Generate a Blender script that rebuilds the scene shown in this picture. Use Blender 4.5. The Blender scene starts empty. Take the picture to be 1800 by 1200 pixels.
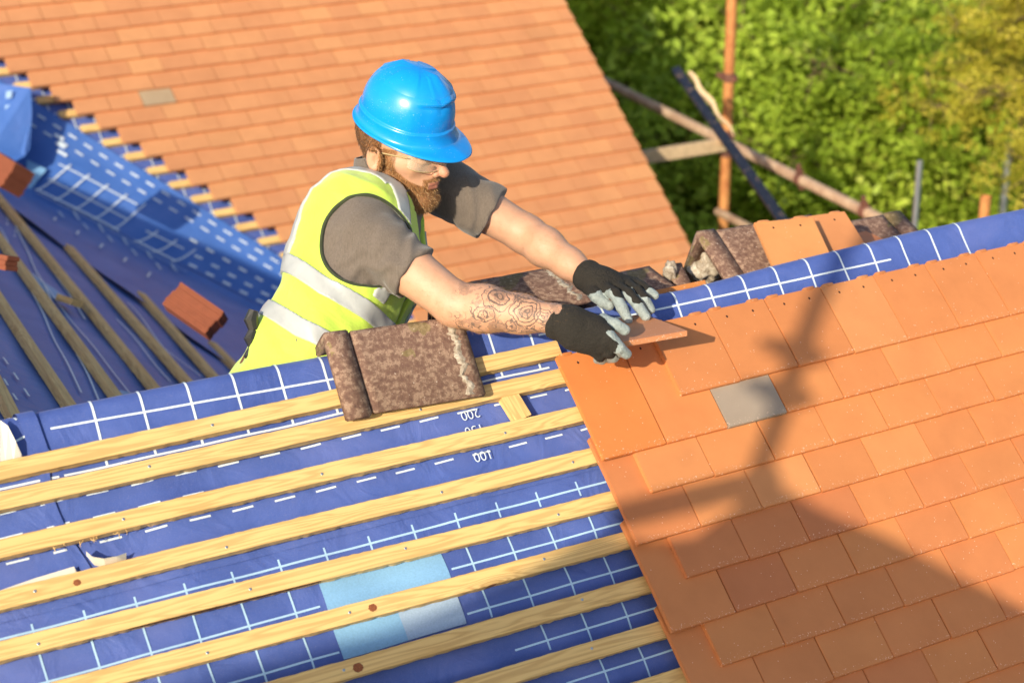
import bpy, bmesh, math, random
import numpy as np
from mathutils import Vector, Matrix
random.seed(7); rng = np.random.default_rng(7)
sc = bpy.context.scene
COL = sc.collection

# ------------------------------------------------------------------ survey
# World: X along the near ridge, Y away behind it, Z up, metres. Origin: lower left corner of the first laid
# tile of the top course. Axes of the camera in the world (right, down, forward) and its position:
FPX = 3111.6
CAM = np.array([-2.1197, -3.0128, 1.5919])
CX = np.array([0.8717018, -0.4899818, -0.0073356]); CY = np.array([-0.1873558, -0.3194084, -0.9289112]); CZ = np.array([0.4528066, 0.8111079, -0.3702298])
def ray(x, y): return CX*(x-900)/FPX + CY*(y-600)/FPX + CZ
def at(x, y, Z): return CAM + ray(x, y)*Z
def onplane(x, y, P0, n):
    r = ray(x, y); return CAM + r*(((np.array(P0)-CAM) @ n)/(r @ n))
def unit(v): v = np.array(v, float); return v/np.linalg.norm(v)
vN = np.array([0, -.69467, -.71933]); nN = np.array([0, -.71933, .69467])
def N(x, y, h=0.): return onplane(x, y, nN*h, nN)
def NP(x, v, h=0.): return np.array([x, 0, 0]) + vN*v + nN*h
vF = np.array([0, -.7686, -.6397]); nF = np.array([0, -.6397, .7686]); oF = np.array([-.1088, 5.5697, -.3588])
def F(x, y, h=0.): return onplane(x, y, oF+nF*h, nF)
def FP(u, v, h=0.): return oF + np.array([u, 0, 0]) + vF*v + nF*h
nW = unit([.52992, 0, .84805]); oW = F(60, 352, -.07); upW = np.array([-nW[2], 0, nW[0]])
def W(x, y, h=0.): return onplane(x, y, oW+nW*h, nW)
SUN = unit([-.7369, -.545, .40])
T = .1665

# ------------------------------------------------------------------ helpers
def tag(o, label=None, cat=None, group=None, kind=None):
    if label: o['label'] = label
    if cat: o['category'] = cat
    if group: o['group'] = group
    if kind: o['kind'] = kind
    return o
def link(name, me, mats, parent=None):
    o = bpy.data.objects.new(name, me); COL.objects.link(o)
    for m in (mats if isinstance(mats, (list, tuple)) else [mats]): me.materials.append(m)
    if parent: o.parent = parent; o.matrix_parent_inverse = parent.matrix_world.inverted() if parent.type != 'EMPTY' else Matrix.Identity(4)
    return o
def empty(name, loc=(0, 0, 0)):
    o = bpy.data.objects.new(name, None); COL.objects.link(o); o.location = loc; o.empty_display_size = .05; return o
def mesh(name, V, Fc, mats, parent=None, smooth=False, attrs=None, mi=None):
    me = bpy.data.meshes.new(name)
    me.from_pydata([tuple(map(float, v)) for v in V], [], [tuple(map(int, f)) for f in Fc])
    if smooth: me.polygons.foreach_set('use_smooth', [True]*len(me.polygons))
    if mi is not None: me.polygons.foreach_set('material_index', list(map(int, mi)))
    for k, a in (attrs or {}).items():
        at_ = me.attributes.new(k, 'FLOAT', 'POINT'); at_.data.foreach_set('value', np.asarray(a, np.float32))
    me.update()
    return link(name, me, mats, parent)
class MB:
    def __init__(s): s.v = []; s.f = []; s.m = []
    def add(s, V, Fc, m=0):
        b = len(s.v); s.v += [np.array(v, float) for v in V]; s.f += [tuple(b+i for i in f) for f in Fc]; s.m += [m]*len(Fc); return s
    def obox(s, c, a, b, d, m=0):   # centre, three half vectors
        c, a, b, d = map(np.array, (c, a, b, d))
        V = [c+i*a+j*b+k*d for i in (-1, 1) for j in (-1, 1) for k in (-1, 1)]
        return s.add(V, [(0, 1, 3, 2), (4, 6, 7, 5), (0, 4, 5, 1), (2, 3, 7, 6), (0, 2, 6, 4), (1, 5, 7, 3)], m)
    def tube(s, pts, rad, n=16, m=0, cap=True):
        pts = [np.array(p, float) for p in pts]; rad = rad if hasattr(rad, '__len__') else [rad]*len(pts)
        d0 = unit(pts[1]-pts[0]); up = np.array([0, 0, 1.]) if abs(d0[2]) < .9 else np.array([1., 0, 0])
        a = unit(np.cross(d0, up)); V = []
        for i, p in enumerate(pts):
            d = unit(pts[min(i+1, len(pts)-1)]-pts[max(i-1, 0)]); a = unit(a-d*(a @ d)); b = np.cross(d, a)
            for k in range(n): t = 2*math.pi*k/n; V.append(p+rad[i]*(math.cos(t)*a+math.sin(t)*b))
        Fc = [(i*n+k, i*n+(k+1) % n, (i+1)*n+(k+1) % n, (i+1)*n+k) for i in range(len(pts)-1) for k in range(n)]
        if cap: Fc += [tuple(range(n))[::-1], tuple((len(pts)-1)*n+k for k in range(n))]
        return s.add(V, Fc, m)
    def build(s, name, mats, parent=None, smooth=False, bevel=0, seg=2):
        o = mesh(name, s.v, s.f, mats, parent, smooth, None, s.m)
        bm = bmesh.new(); bm.from_mesh(o.data); bmesh.ops.recalc_face_normals(bm, faces=bm.faces)
        if bevel:
            es = [e for e in bm.edges if len(e.link_faces) == 2 and e.calc_face_angle(0) > .6]
            bmesh.ops.bevel(bm, geom=es, offset=bevel, segments=seg, affect='EDGES', clamp_overlap=True)
        bm.to_mesh(o.data); bm.free(); return o
def wob(p, s=1., seed=0, n=6):
    r = np.random.default_rng(seed); p = np.atleast_2d(p); o = np.zeros(len(p))
    for i in range(n):
        k = r.normal(size=3)*s*(1.5**i); o += np.sin(p @ k + r.uniform(0, 7))/(1.35**i)
    return o/2.5

# ------------------------------------------------------------------ materials
class MT:
    def __init__(s, name):
        s.m = bpy.data.materials.new(name); s.m.use_nodes = True; s.t = s.m.node_tree; s.b = s.t.nodes['Principled BSDF']
    def n(s, typ, **kw):
        nd = s.t.nodes.new('ShaderNode'+typ)
        for k, v in kw.items():
            if k in nd.inputs: nd.inputs[k].default_value = v
            else: setattr(nd, k, v)
        return nd
    def l(s, a, b): s.t.links.new(a, b)
    def set(s, k, v):
        if hasattr(v, 'is_output') or hasattr(v, 'links'): s.l(v, s.b.inputs[k])
        else: s.b.inputs[k].default_value = v
        return s
    def co(s, kind='Object', scale=(1, 1, 1)):
        c = s.n('TexCoord'); mp = s.n('Mapping'); mp.inputs['Scale'].default_value = scale; s.l(c.outputs[kind], mp.inputs['Vector']); return mp.outputs[0]
    def noise(s, v, sc_, det=4, rough=.6, dist=0):
        x = s.n('TexNoise', Scale=sc_, Detail=det, Roughness=rough, Distortion=dist); s.l(v, x.inputs['Vector']); return x.outputs['Fac']
    def ramp(s, f, stops):
        r = s.n('ValToRGB'); e = r.color_ramp.elements
        while len(e) < len(stops): e.new(.5)
        for i, (p, c) in enumerate(stops): e[i].position = p; e[i].color = (*c, 1) if len(c) == 3 else c
        s.l(f, r.inputs[0]); return r.outputs[0]
    def mix(s, f, a, b, mode='MIX'):
        x = s.n('Mix', data_type='RGBA', blend_type=mode)
        for i, v in ((0, f), (6, a), (7, b)):
            if hasattr(v, 'links'): s.l(v, x.inputs[i])
            else: x.inputs[i].default_value = v if i == 0 else ((*v, 1) if len(v) == 3 else v)
        return x.outputs[2]
    def math(s, op, a, b=0., c=0.):
        x = s.n('Math', operation=op)
        for i, v in enumerate((a, b, c)):
            if hasattr(v, 'links'): s.l(v, x.inputs[i])
            else: x.inputs[i].default_value = v
        return x.outputs[0]
    def attr(s, name, typ='GEOMETRY'): return s.n('Attribute', attribute_name=name, attribute_type=typ)
    def bump(s, h, strength=.3, dist=.002):
        b = s.n('Bump', Strength=strength, Distance=dist); s.l(h, b.inputs['Height'])
        s.l(b.outputs[0], s.b.inputs['Normal']); return s
def simple(name, col, rough=.6, nz=60., amt=.12, bump=.2, bd=.001, metal=0., spec=None, coat=0):
    m = MT(name); v = m.co(); f = m.noise(v, nz)
    m.set('Base Color', m.mix(f, tuple(c*(1-amt) for c in col), tuple(min(1, c*(1+amt)) for c in col))); m.set('Roughness', rough); m.set('Metallic', metal)
    if spec is not None: m.set('Specular IOR Level', spec)
    if coat: m.set('Coat Weight', coat); m.set('Coat Roughness', .12)
    if bump: m.bump(f, bump, bd)
    return m.m

def clay_mat(name, far=False):
    m = MT(name); v = m.co('Object')
    if far: base = m.attr('tone').outputs['Fac']; base = m.ramp(base, [(0, (.64, .275, .125)), (.5, (.71, .325, .145)), (.8, (.78, .38, .165)), (.9, (.60, .27, .12)), (1, (.50, .38, .24))])
    else: base = m.n('ObjectInfo').outputs['Color']
    oi = m.n('ObjectInfo'); off = m.n('VectorMath', operation='ADD'); m.l(v, off.inputs[0])
    cv = m.n('CombineXYZ'); m.l(m.math('MULTIPLY', oi.outputs['Random'], 37.), cv.inputs[0]); m.l(m.math('MULTIPLY', oi.outputs['Random'], 91.), cv.inputs[1]); m.l(cv.outputs[0], off.inputs[1]); v = off.outputs[0]
    big = m.noise(v, 9, 3); c = m.mix(1., base, (.66, .60, .56), 'MULTIPLY')
    c = m.mix(m.math('MULTIPLY', m.math('POWER', big, 1.6), .9), base, c)
    fine = m.noise(v, 480, 4, .8); c = m.mix(m.math('MULTIPLY', fine, .55), c, m.mix(.5, base, (.25, .09, .04)))
    if not far:
        vo = m.n('TexVoronoi', Scale=75.); m.l(v, vo.inputs['Vector'])
        th = m.math('MULTIPLY', m.math('LESS_THAN', vo.outputs['Distance'], .085), m.math('GREATER_THAN', m.noise(v, 14, 2), .5))
        c = m.mix(m.math('MULTIPLY', th, .75), c, (.85, .62, .48))
        # pale scuffs along the lower edge
        sx = m.n('SeparateXYZ'); m.l(m.co('Object'), sx.inputs[0])
        edge = m.math('MULTIPLY', m.math('LESS_THAN', sx.outputs[1], .014), m.math('GREATER_THAN', m.noise(v, 170, 3), .63))
        c = m.mix(m.math('MULTIPLY', edge, .6), c, (.86, .6, .45))
    m.set('Base Color', c); m.set('Roughness', .62); m.set('Specular IOR Level', .35)
    m.bump(m.math('ADD', fine, m.math('MULTIPLY', m.noise(v, 40, 3), 1.2)), .35, .0006); return m.m
M_CLAY = clay_mat('clay'); M_CLAYF = clay_mat('clay_far', True)
M_HOLE = simple('hole_dark', (.05, .015, .008), .9, bump=0)
M_CLAYEDGE = simple('clay_edge', (.66, .25, .07), .8, 300, .15)

def old_clay():
    m = MT('old_clay'); v = m.co('Object'); f = m.noise(v, 70, 8, .72, .1)
    c = m.ramp(f, [(.26, (.09, .05, .038)), (.42, (.17, .09, .065)), (.5, (.21, .12, .085)), (.57, (.36, .235, .165)), (.75, (.24, .145, .105))])
    c = m.mix(m.math('MULTIPLY', m.math('GREATER_THAN', m.noise(v, 7, 4), .62), .45), c, (.22, .19, .05))
    c = m.mix(m.math('GREATER_THAN', m.noise(v, 130, 3), .70), c, (.62, .5, .42))
    m.set('Base Color', c); m.set('Roughness', .85); m.bump(m.noise(v, 90, 6, .7), .8, .003); return m.m
M_OLD = old_clay()
M_OLDIN = simple('old_clay_inside', (.20, .05, .025), .9, 40, .4)
def mortar():
    m = MT('mortar'); v = m.co('Object'); f = m.noise(v, 50, 6, .75, 1)
    m.set('Base Color', m.ramp(f, [(.3, (.16, .11, .07)), (.5, (.45, .37, .28)), (.68, (.72, .66, .55))])); m.set('Roughness', .95); m.bump(f, 1, .006); return m.m
M_MORTAR = mortar()
def wood(name, c1, c2, c3):
    m = MT(name); v = m.co('Object'); oi = m.n('ObjectInfo')
    off = m.n('VectorMath', operation='ADD'); m.l(v, off.inputs[0]); cv = m.n('CombineXYZ')
    m.l(m.math('MULTIPLY', oi.outputs['Random'], 50.), cv.inputs[0]); m.l(m.math('MULTIPLY', oi.outputs['Random'], .9), cv.inputs[1]); m.l(cv.outputs[0], off.inputs[1]); v = off.outputs[0]
    mp = m.n('Mapping'); mp.inputs['Scale'].default_value = (1.6, 26, 26); m.l(v, mp.inputs[0])
    dist = m.noise(mp.outputs[0], 1.0, 3, .5, .4)
    # knots: distance field that the grain bends round
    mk = m.n('Mapping'); mk.inputs['Scale'].default_value = (3.2, 7., 1.0); m.l(v, mk.inputs[0])
    vo = m.n('TexVoronoi', Scale=1., Randomness=1.); m.l(mk.outputs[0], vo.inputs['Vector']); kd = vo.outputs['Distance']
    kn = m.math('POWER', m.math('SUBTRACT', 1., m.math('MINIMUM', m.math('MULTIPLY', kd, 3.2), 1.)), 2.)
    g = m.math('ADD', m.math('MULTIPLY', dist, 11.), m.math('MULTIPLY', kn, 5.))
    rings = m.math('POWER', m.math('ABSOLUTE', m.math('SINE', m.math('MULTIPLY', g, 3.1))), 3.)
    fine = m.n('Mapping'); fine.inputs['Scale'].default_value = (6, 420, 420); m.l(v, fine.inputs[0]); ff = m.noise(fine.outputs[0], 1., 3)
    c = m.mix(m.math('MULTIPLY', rings, .8), c1, c2); c = m.mix(m.math('MULTIPLY', ff, .35), c, c2)
    c = m.mix(m.math('MULTIPLY', m.noise(v, 5, 4), .4), c, c3)
    kk = m.math('LESS_THAN', kd, .07); c = m.mix(kk, c, (.20, .055, .02)); halo = m.math('MULTIPLY', m.math('LESS_THAN', kd, .12), .4); c = m.mix(halo, c, c2)
    m.set('Base Color', c); m.set('Roughness', .7); m.bump(m.math('ADD', ff, rings), .35, .0008); return m.m
M_WOOD = wood('batten_wood', (.82, .54, .20), (.52, .27, .075), (.88, .68, .33))
M_BARK = simple('bark', (.09, .04, .02), .95, 300, .8, 1, .004)
M_SCAFW = simple('scaffold_wood', (.55, .40, .24), .8, 30, .4)

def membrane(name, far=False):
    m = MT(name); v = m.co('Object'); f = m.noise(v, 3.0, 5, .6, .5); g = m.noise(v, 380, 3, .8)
    c = m.ramp(f, [(.3, (.040, .13, .44)), (.55, (.07, .17, .50)), (.8, (.14, .22, .56))] if far else [(.3, (.036, .074, .30)), (.52, (.064, .116, .40)), (.75, (.125, .165, .46))])  # far: bluer, brighter ramp that makes up in colour for missing light
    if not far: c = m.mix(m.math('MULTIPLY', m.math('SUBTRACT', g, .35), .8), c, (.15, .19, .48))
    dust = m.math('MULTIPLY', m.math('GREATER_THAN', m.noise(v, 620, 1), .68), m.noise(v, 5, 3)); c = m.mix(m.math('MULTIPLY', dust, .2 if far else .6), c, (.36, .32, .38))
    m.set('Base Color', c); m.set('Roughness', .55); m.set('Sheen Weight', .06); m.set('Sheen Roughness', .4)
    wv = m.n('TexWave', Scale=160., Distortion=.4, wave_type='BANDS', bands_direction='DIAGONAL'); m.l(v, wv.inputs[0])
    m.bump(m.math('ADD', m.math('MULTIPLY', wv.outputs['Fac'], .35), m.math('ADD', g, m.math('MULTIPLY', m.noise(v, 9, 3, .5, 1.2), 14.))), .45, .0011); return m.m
M_MEM = membrane('membrane'); M_MEM_BRIGHT = membrane('membrane_shade_brightened', True)  # second is the same membrane, colour brightened to lift the shaded slope
M_PRINT = simple('print_white', (.72, .80, .88), .6, 500, .2)
M_PRINT2 = simple('print_pale_blue', (.44, .62, .84), .6, 300, .2)
M_PRINT3 = simple('print_ice_blue', (.42, .62, .82), .6, 400, .2)
M_PATCH = simple('print_light_blue', (.22, .43, .68), .6, 260, .25); M_PATCH2 = simple('print_grey_blue', (.34, .46, .64), .6, 260, .25)
M_TAPE = simple('tape_cream', (.72, .66, .56), .6, 60, .1)

# ------------------------------------------------------------------ near roof membrane, shaped by one height function
APX = [(-3, -.305), (-1.2, -.305), (-.9, -.302), (-.3, -.285), (.2, -.277), (.45, -.29), (.9, -.303), (4, -.303)]
def apexv(x): return np.interp(x, [a for a, _ in APX], [b for _, b in APX])
def sagh(x, v):
    return -.071 - .004*(1-np.cos(2*np.pi*(v-.03)/.1))*.5*(np.clip((v+.2)*8, 0, 1)) - .0035*np.abs(np.sin(np.pi*x/.6)) + .0028*math.sin(6*x+21*v)*math.sin(13*x-9*v) + .0016*math.sin(31*x-17*v+2*math.sin(9*v))
def mem(x, v, lift=0.):
    """v runs down the near slope; above the apex it rolls over and down the back."""
    va = apexv(x); r = .028; vt = va + r*.95
    if v >= vt:
        h = sagh(x, v)*min(1, (v-vt)*12) + (-.069)*(1-min(1, (v-vt)*12)); return NP(x, v, h+lift)
    th = (vt-v)/r; tm = math.radians(92); base = NP(x, vt, -.069); t = min(th, tm)
    up = -vN; c = base - nN*r; p = c + nN*(r+lift)*math.cos(t) + up*(r+lift)*math.sin(t)
    if th > tm: p = p + (up*math.cos(tm)-nN*math.sin(tm))*((th-tm)*r)
    return p
def grid_sheet(fn, us, vs):
    V = [fn(u, v) for v in vs for u in us]; n = len(us)
    Fc = [(j*n+i, j*n+i+1, (j+1)*n+i+1, (j+1)*n+i) for j in range(len(vs)-1) for i in range(n-1)]
    return V, Fc
LIFT = .0012
def strip(mb, fn, a, b, w, m=0, step=.02):
    """printed line on the surface fn(u,v,lift) from a to b, w wide"""
    a, b = np.array(a, float), np.array(b, float); L = np.linalg.norm(b-a); n = max(1, int(L/step)); d = (b-a)/L; q = np.array([-d[1], d[0]])*w/2
    V = []
    for i in range(n+1):
        c = a+(b-a)*i/n
        V += [fn(*(c-q), LIFT), fn(*(c+q), LIFT)]
    mb.add(V, [(2*i, 2*i+1, 2*i+3, 2*i+2) for i in range(n)], m)
def memL(x, v, l=0.): return mem(x, v, l)
us = np.arange(-2.6, 3.2, .02)
va = -.33
V, Fc = grid_sheet(lambda x, v: memL(x, v), us, list(np.arange(-.62, -.36, .04))+list(np.arange(-.36, -.2, .006))+list(np.arange(-.2, 1.72, .0125)))
roofA = mesh('roofing_membrane', V, Fc, M_MEM, None, True)
tag(roofA, 'blue roofing membrane with white printed grid draped over the near ridge', 'membrane')
mb = MB()
XG = [-.297-.1*k for k in range(-24, 23)]
for x in XG:                       # top sheet verticals and ridge lines
    if x < -1.3 or x > 1.05: continue
    strip(mb, memL, (x+.03, -.335), (x+.025, -.155), .0052, 0, .006)
for v, x0, x1 in ((-.2585, -1.36, -.55), (-.235, -.25, .78), (-.157, -1.36, -.25)):
    strip(mb, memL, (x0, v), (x1, v+(.03 if v < -.25 else 0)), .0046)
strip(mb, memL, (-1.62, -.163), (-1.37, -.157), .0046); strip(mb, memL, (-1.51, -.225), (-1.385, -.262), .0046); strip(mb, memL, (-1.44, -.335), (-1.37, -.205), .0046)
for (v, s) in ((-.107, .003), (-.058, .002), (-.008, .0045)):
    x = -1.785
    while x < -.2:
        strip(mb, memL, (x, v+(x+1.2)*.012), (x+.045, v+(x+1.155)*.012), .0043); x += .0912
mb.build('printed_grid', M_PRINT, roofA); mb = MB(); strip(mb, memL, (-1.7, .129), (-.18, .133), .0045)
for k in range(-24, 24):
    x = -.297-.1*k
    if -1.9 < x < -.1:
        strip(mb, memL, (x, .115), (x, .149), .0043)
        for v0, v1 in ((.17, .35), (.35, .45), (.45, .55), (.55, .7)):
            cx = x if v0 > .3 else x
            if v0 == .17 and -.93 < x < -.655: continue
            if v0 == .35 and (-1.1 < x < -.56): continue
            if v0 >= .45 and -1.2 < x < -.45: continue
            strip(mb, memL, (cx, v0), (cx, v1), .0043)
for v, segs in ((.230, [(-1.8, -.945), (-.648, -.18)]), (.329, [(-1.8, -.936), (-.648, -.18)]), (.429, [(-1.8, -1.1), (-.573, -.18)]), (.526, [(-1.8, -1.2), (-.49, -.1)]), (.626, [(-.5, -.1)])):
    for a, b in segs: strip(mb, memL, (a, v), (b, v+.001), .0043)
mb.build('printed_grid', M_PRINT3, roofA)
mb = MB()
def quadpatch(mb, x0, x1, v0, v1, m=0, lift=.0018):
    a, b = np.linspace(x0, x1, 14), np.linspace(v0, v1, 10)
    Vv, Ff = grid_sheet(lambda x, v: memL(x, v, lift), a, b); mb.add(Vv, Ff, m)
quadpatch(mb, -.932, -.656, .175, .347, 0); mb.build('printed_panel', [M_PATCH], roofA); mb = MB(); quadpatch(mb, -.79, -.656, .270, .347, 0, .0032); mb.build('printed_panel', [M_PATCH2], roofA)
# measuring numbers, printed upside down for this side of the roof
def text_on(txt, x, v, size, tilt=0):
    cu = bpy.data.curves.new('t', 'FONT'); cu.body = txt; cu.size = size; cu.align_x = 'CENTER'; cu.align_y = 'CENTER'; cu.offset = -.0003
    o = bpy.data.objects.new('t', cu); COL.objects.link(o); bpy.context.view_layer.update()
    me = bpy.data.meshes.new_from_object(o.evaluated_get(bpy.context.evaluated_depsgraph_get())); COL.objects.unlink(o); bpy.data.objects.remove(o)
    c = NP(x, v, -.0655)
    Vv = [c + np.array([-q.co.x, 0, 0]) + vN*(q.co.y) for q in me.vertices]
    return Vv, [tuple(p.vertices) for p in me.polygons]
mb = MB()
for t_, x, v in (('200', -.483, -.0890), ('150', -.487, -.052), ('100', -.489, .0085)):
    Vv, Ff = text_on(t_, x, v, .031); mb = MB(); mb.add(Vv, Ff); mb.build('printed_number', M_PRINT, roofA)
# upper sheet laps the lower at v .1; side lap at the left; loose tapes
mb = MB()
V2, F2 = grid_sheet(lambda x, v: memL(x, v, .0035+.001*math.sin(40*x)), list(np.arange(-1.9, -.1, .02)), [.085, .09, .095, .1+.0]); mb.add(V2, F2)
V2, F2 = grid_sheet(lambda x, v: memL(x+ .06*max(0, (v+.36)) , v, .006), list(np.linspace(-1.42, -1.385, 3)), list(np.arange(-.345, -.17, .006))); mb.add(V2, F2)
V2, F2 = grid_sheet(lambda x, v: memL(x+.02*math.sin(v*14), v, .005*(1-(x+1.372)/.03*0)), list(np.linspace(-1.392, -1.372, 3)), list(np.arange(-.17, .08, .01))); mb.add(V2, F2)
mb.build('membrane_lap', M_MEM, roofA, True)
mb = MB()
tp = [N(40+i*12, 976-6*math.sin(i*.5)*0-(i*3.1), -.05) for i in range(8)]
p = [N(x, y, h) for x, y, h in ((0, 1037, -.062), (60, 1016, -.060), (130, 995, -.058), (136, 1006, -.062))]
q = [N(x, y, -.066) for x, y in ((0, 1052, ), (60, 1040), (140, 1030), (150, 1025))]
mb.add(p+q, [(0, 1, 5, 4), (1, 2, 6, 5), (2, 3, 7, 6)])
mb.build('adhesive_tape', M_TAPE, roofA); mb = MB(); a = [N(x, y, h) for x, y, h in ((151, 968, -.055), (162, 978, -.045), (182, 981, -.042), (205, 977, -.046), (222, 971, -.055))]
b = [N(x, y, -.066) for x, y in ((152, 976), (166, 993), (186, 997), (206, 993), (222, 986))]
mb.add(a+b, [(i, i+1, i+6, i+5) for i in range(4)])
mb.build('adhesive_tape', M_TAPE, roofA); mb = MB(); a = [N(x, y, h) for x, y, h in ((0, 738, -.055), (14, 748, -.05), (28, 776, -.05), (38, 798, -.06))]; b = [N(x, y, -.062) for x, y in ((0, 812), (10, 812), (24, 812), (38, 805))]
mb.add(a+b, [(i, i+1, i+5, i+4) for i in range(3)])
mb.build('adhesive_tape', M_TAPE, roofA)

# ------------------------------------------------------------------ near battens
def batten_mesh(name, L, w=.037, t=.024, seed=0, mat=None):
    r = np.random.default_rng(seed); n = max(2, int(L/.012)); V = []; 
    for i in range(n+1):
        x = L*i/n; j = r.normal(size=4)*.0003; wv = .0008*math.sin(x*5+seed)
        for (a, b) in ((-w/2+.0012, t), (w/2-.0012, t), (w/2, t-.0012), (w/2+j[0]*2, 0), (-w/2, 0), (-w/2+j[1], t-.0012)): V.append((x, -(a)+wv+j[2]*.5, b))
    k = 6; Fc = [(i*k+c, i*k+(c+1) % k, (i+1)*k+(c+1) % k, (i+1)*k+c) for i in range(n) for c in range(k)]+[tuple(range(k))[::-1], tuple(n*k+c for c in range(k))]
    me = bpy.data.meshes.new(name); me.from_pydata(V, [], Fc); me.update()
    bm = bmesh.new(); bm.from_mesh(me); bmesh.ops.recalc_face_normals(bm, faces=bm.faces); bm.to_mesh(me); bm.free(); return me
def place(o, P, ax, n):   # local x along ax, local z along n
    ax = unit(ax); n = unit(np.array(n)-ax*(np.dot(n, ax))); y = np.cross(n, ax)
    o.matrix_world = Matrix(((ax[0], y[0], n[0], P[0]), (ax[1], y[1], n[1], P[1]), (ax[2], y[2], n[2], P[2]), (0, 0, 0, 1))); return o
nail_me = None
def nail(parent, x, y, z=.0245):
    global nail_me
    if nail_me is None:
        m_ = MB(); m_.tube([(0, 0, -.004), (0, 0, .0006), (0, 0, .0010)], [.0030, .0030, .0022], 10); o = m_.build('nail', MGALV, parent); nail_me = o.data
    else: o = bpy.data.objects.new('nail', nail_me); COL.objects.link(o); o.parent = parent
    o.matrix_parent_inverse = Matrix.Identity(4); o.location = (x, y, z); return o
MGALV = simple('galvanised', (.55, .58, .62), .4, 200, .15, .2, .001, .9)
BT = [(-.205, -.205, 'topmost', 'topmost near batten running under the old ridge tile to the gloved hand', [.55, 1.15]),
      (-.1465, -.139, 'second', 'near batten, second from the ridge, carrying the lower edge of the old ridge tile', [.4, 1.0]),
      (-.054, -.045, 'third', 'near batten, third from the ridge, with splintered shavings on its lower edge', [.32, .74, 1.17]),
      (.044, .055, 'fourth', 'near batten, fourth from the ridge, just below the printed number 100', [.12, .50, .98, 1.3]),
      (.139, .162, 'fifth', 'near batten, fifth from the ridge, with dark bark along its lower edge', [.1, .52, .86, 1.22]),
      (.239, .257, 'sixth', 'near batten, sixth from the ridge, crossing the light blue printed panel', [.4, .7, 1.15]),
      (.345, .362, 'seventh', 'near batten, seventh from the ridge, with a large round brown knot', [.28, .65, 1.2]),
      (.452, .464, 'eighth', 'near batten, eighth from the ridge, in the bottom centre of the photo', [.75, 1.18]),
      (.563, .569, 'ninth', 'lowest visible near batten, a stub at the bottom edge beside the tiles', [1.25])]
bobj = []
for i, (v0, v1, nm, lab, nl) in enumerate(BT):
    x0 = -1.95; x1 = 1.9; e0, e1 = v0+.0185, v1+.0185
    s = (e1-e0)/(1.52-.25)
    A = NP(x0, e0+s*(x0+1.52), -.0685); B = NP(x1, e1+(x1+.25)*(.3*s), -.0685)
    B = NP(-.25, e1, -.0685) ; d = unit(B-A); L = 1.75 if i else 1.725
    me = batten_mesh('batten', L, seed=i)
    o = link('batten', me, M_WOOD); place(o, A, d, nN); o.color = (1, 1, 1, 1)
    # beyond the laid edge the row runs on, straight along the course
    tag(o, lab, 'batten', 'battens on the near slope'); bobj.append(o)
    for x in nl: nail(o, x+.35, random.uniform(-.006, .006))
    if i == 4:
        m_ = MB(); r = np.random.default_rng(5); Vb = []; n = 60
        for k in range(n+1):
            x = .62+k*.0066; e = .003+.006*math.sin(math.pi*k/n)*(.6+.4*r.random())
            Vb += [(x, -.0186, .0238-.001*r.random()-(.004 if k in (0, n) else 0)), (x, -.0200-.0012*r.random(), .0238-e), (x, -.0186, .0235-e*1.6-.004)]
        m_.add(Vb, [q for k in range(n) for q in ((3*k, 3*k+3, 3*k+4, 3*k+1), (3*k+1, 3*k+4, 3*k+5, 3*k+2))]); m_.build('bark', M_BARK, o).matrix_parent_inverse = Matrix.Identity(4)
    if i == 2:
        m_ = MB(); r = np.random.default_rng(9)
        for k in range(14):
            x = .50+.10*r.random()+.03*(k % 5); p0 = np.array([x, -.019, .010+.012*r.random()]); pts = [p0]
            dd = unit([r.normal(), -1.2-r.random(), r.normal()*.4])
            for q_ in range(4): pts.append(pts[-1]+dd*.004); dd = unit(dd+r.normal(size=3)*.6)
            m_ = MB(); m_.tube(pts, [.0006, .0008, .0007, .0005, .0002], 4); m_.build('shaving', M_WOOD, o).matrix_parent_inverse = Matrix.Identity(4)
    for kx, ky, kr in {3: [(.55, -.003, .0065), (.33, .006, .003)], 5: [(1.10, -.001, .008)], 6: [(.62, .0, .0105), (1.03, -.004, .0095)]}.get(i, []):
        m_ = MB(); n = 18
        Vk = [(kx, ky, .0246)]+[(kx+kr*1.15*math.cos(2*math.pi*k/n)*(1+.1*math.sin(3*k)), ky+kr*math.sin(2*math.pi*k/n)*(1+.08*math.cos(2*k)), .0243) for k in range(n)]
        m_.add(Vk, [(0, 1+k, 1+(k+1) % n) for k in range(n)])
        m_.build('knot', M_KNOT if 'M_KNOT' in globals() else globals().setdefault('M_KNOT', (lambda m: (m.set('Base Color', m.ramp(m.noise(m.co('Object'), 260, 4, .6, 2), [(.3, (.12, .03, .01)), (.6, (.33, .10, .03)), (.8, (.42, .19, .06))])), m.set('Roughness', .7), m.m)[2])(MT('knot'))), o).matrix_parent_inverse = Matrix.Identity(4)
# short offcut between third and second batten
me = batten_mesh('batten_offcut', .088, .043, .022, 3); o = link('batten_offcut', me, M_WOOD); place(o, NP(-.372, -.046, -.0685), NP(-.385, -.108, 0)-NP(-.372, -.046, 0), nN)
tag(o, 'short batten offcut set up the slope between the second and third near battens', 'offcut')

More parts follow.
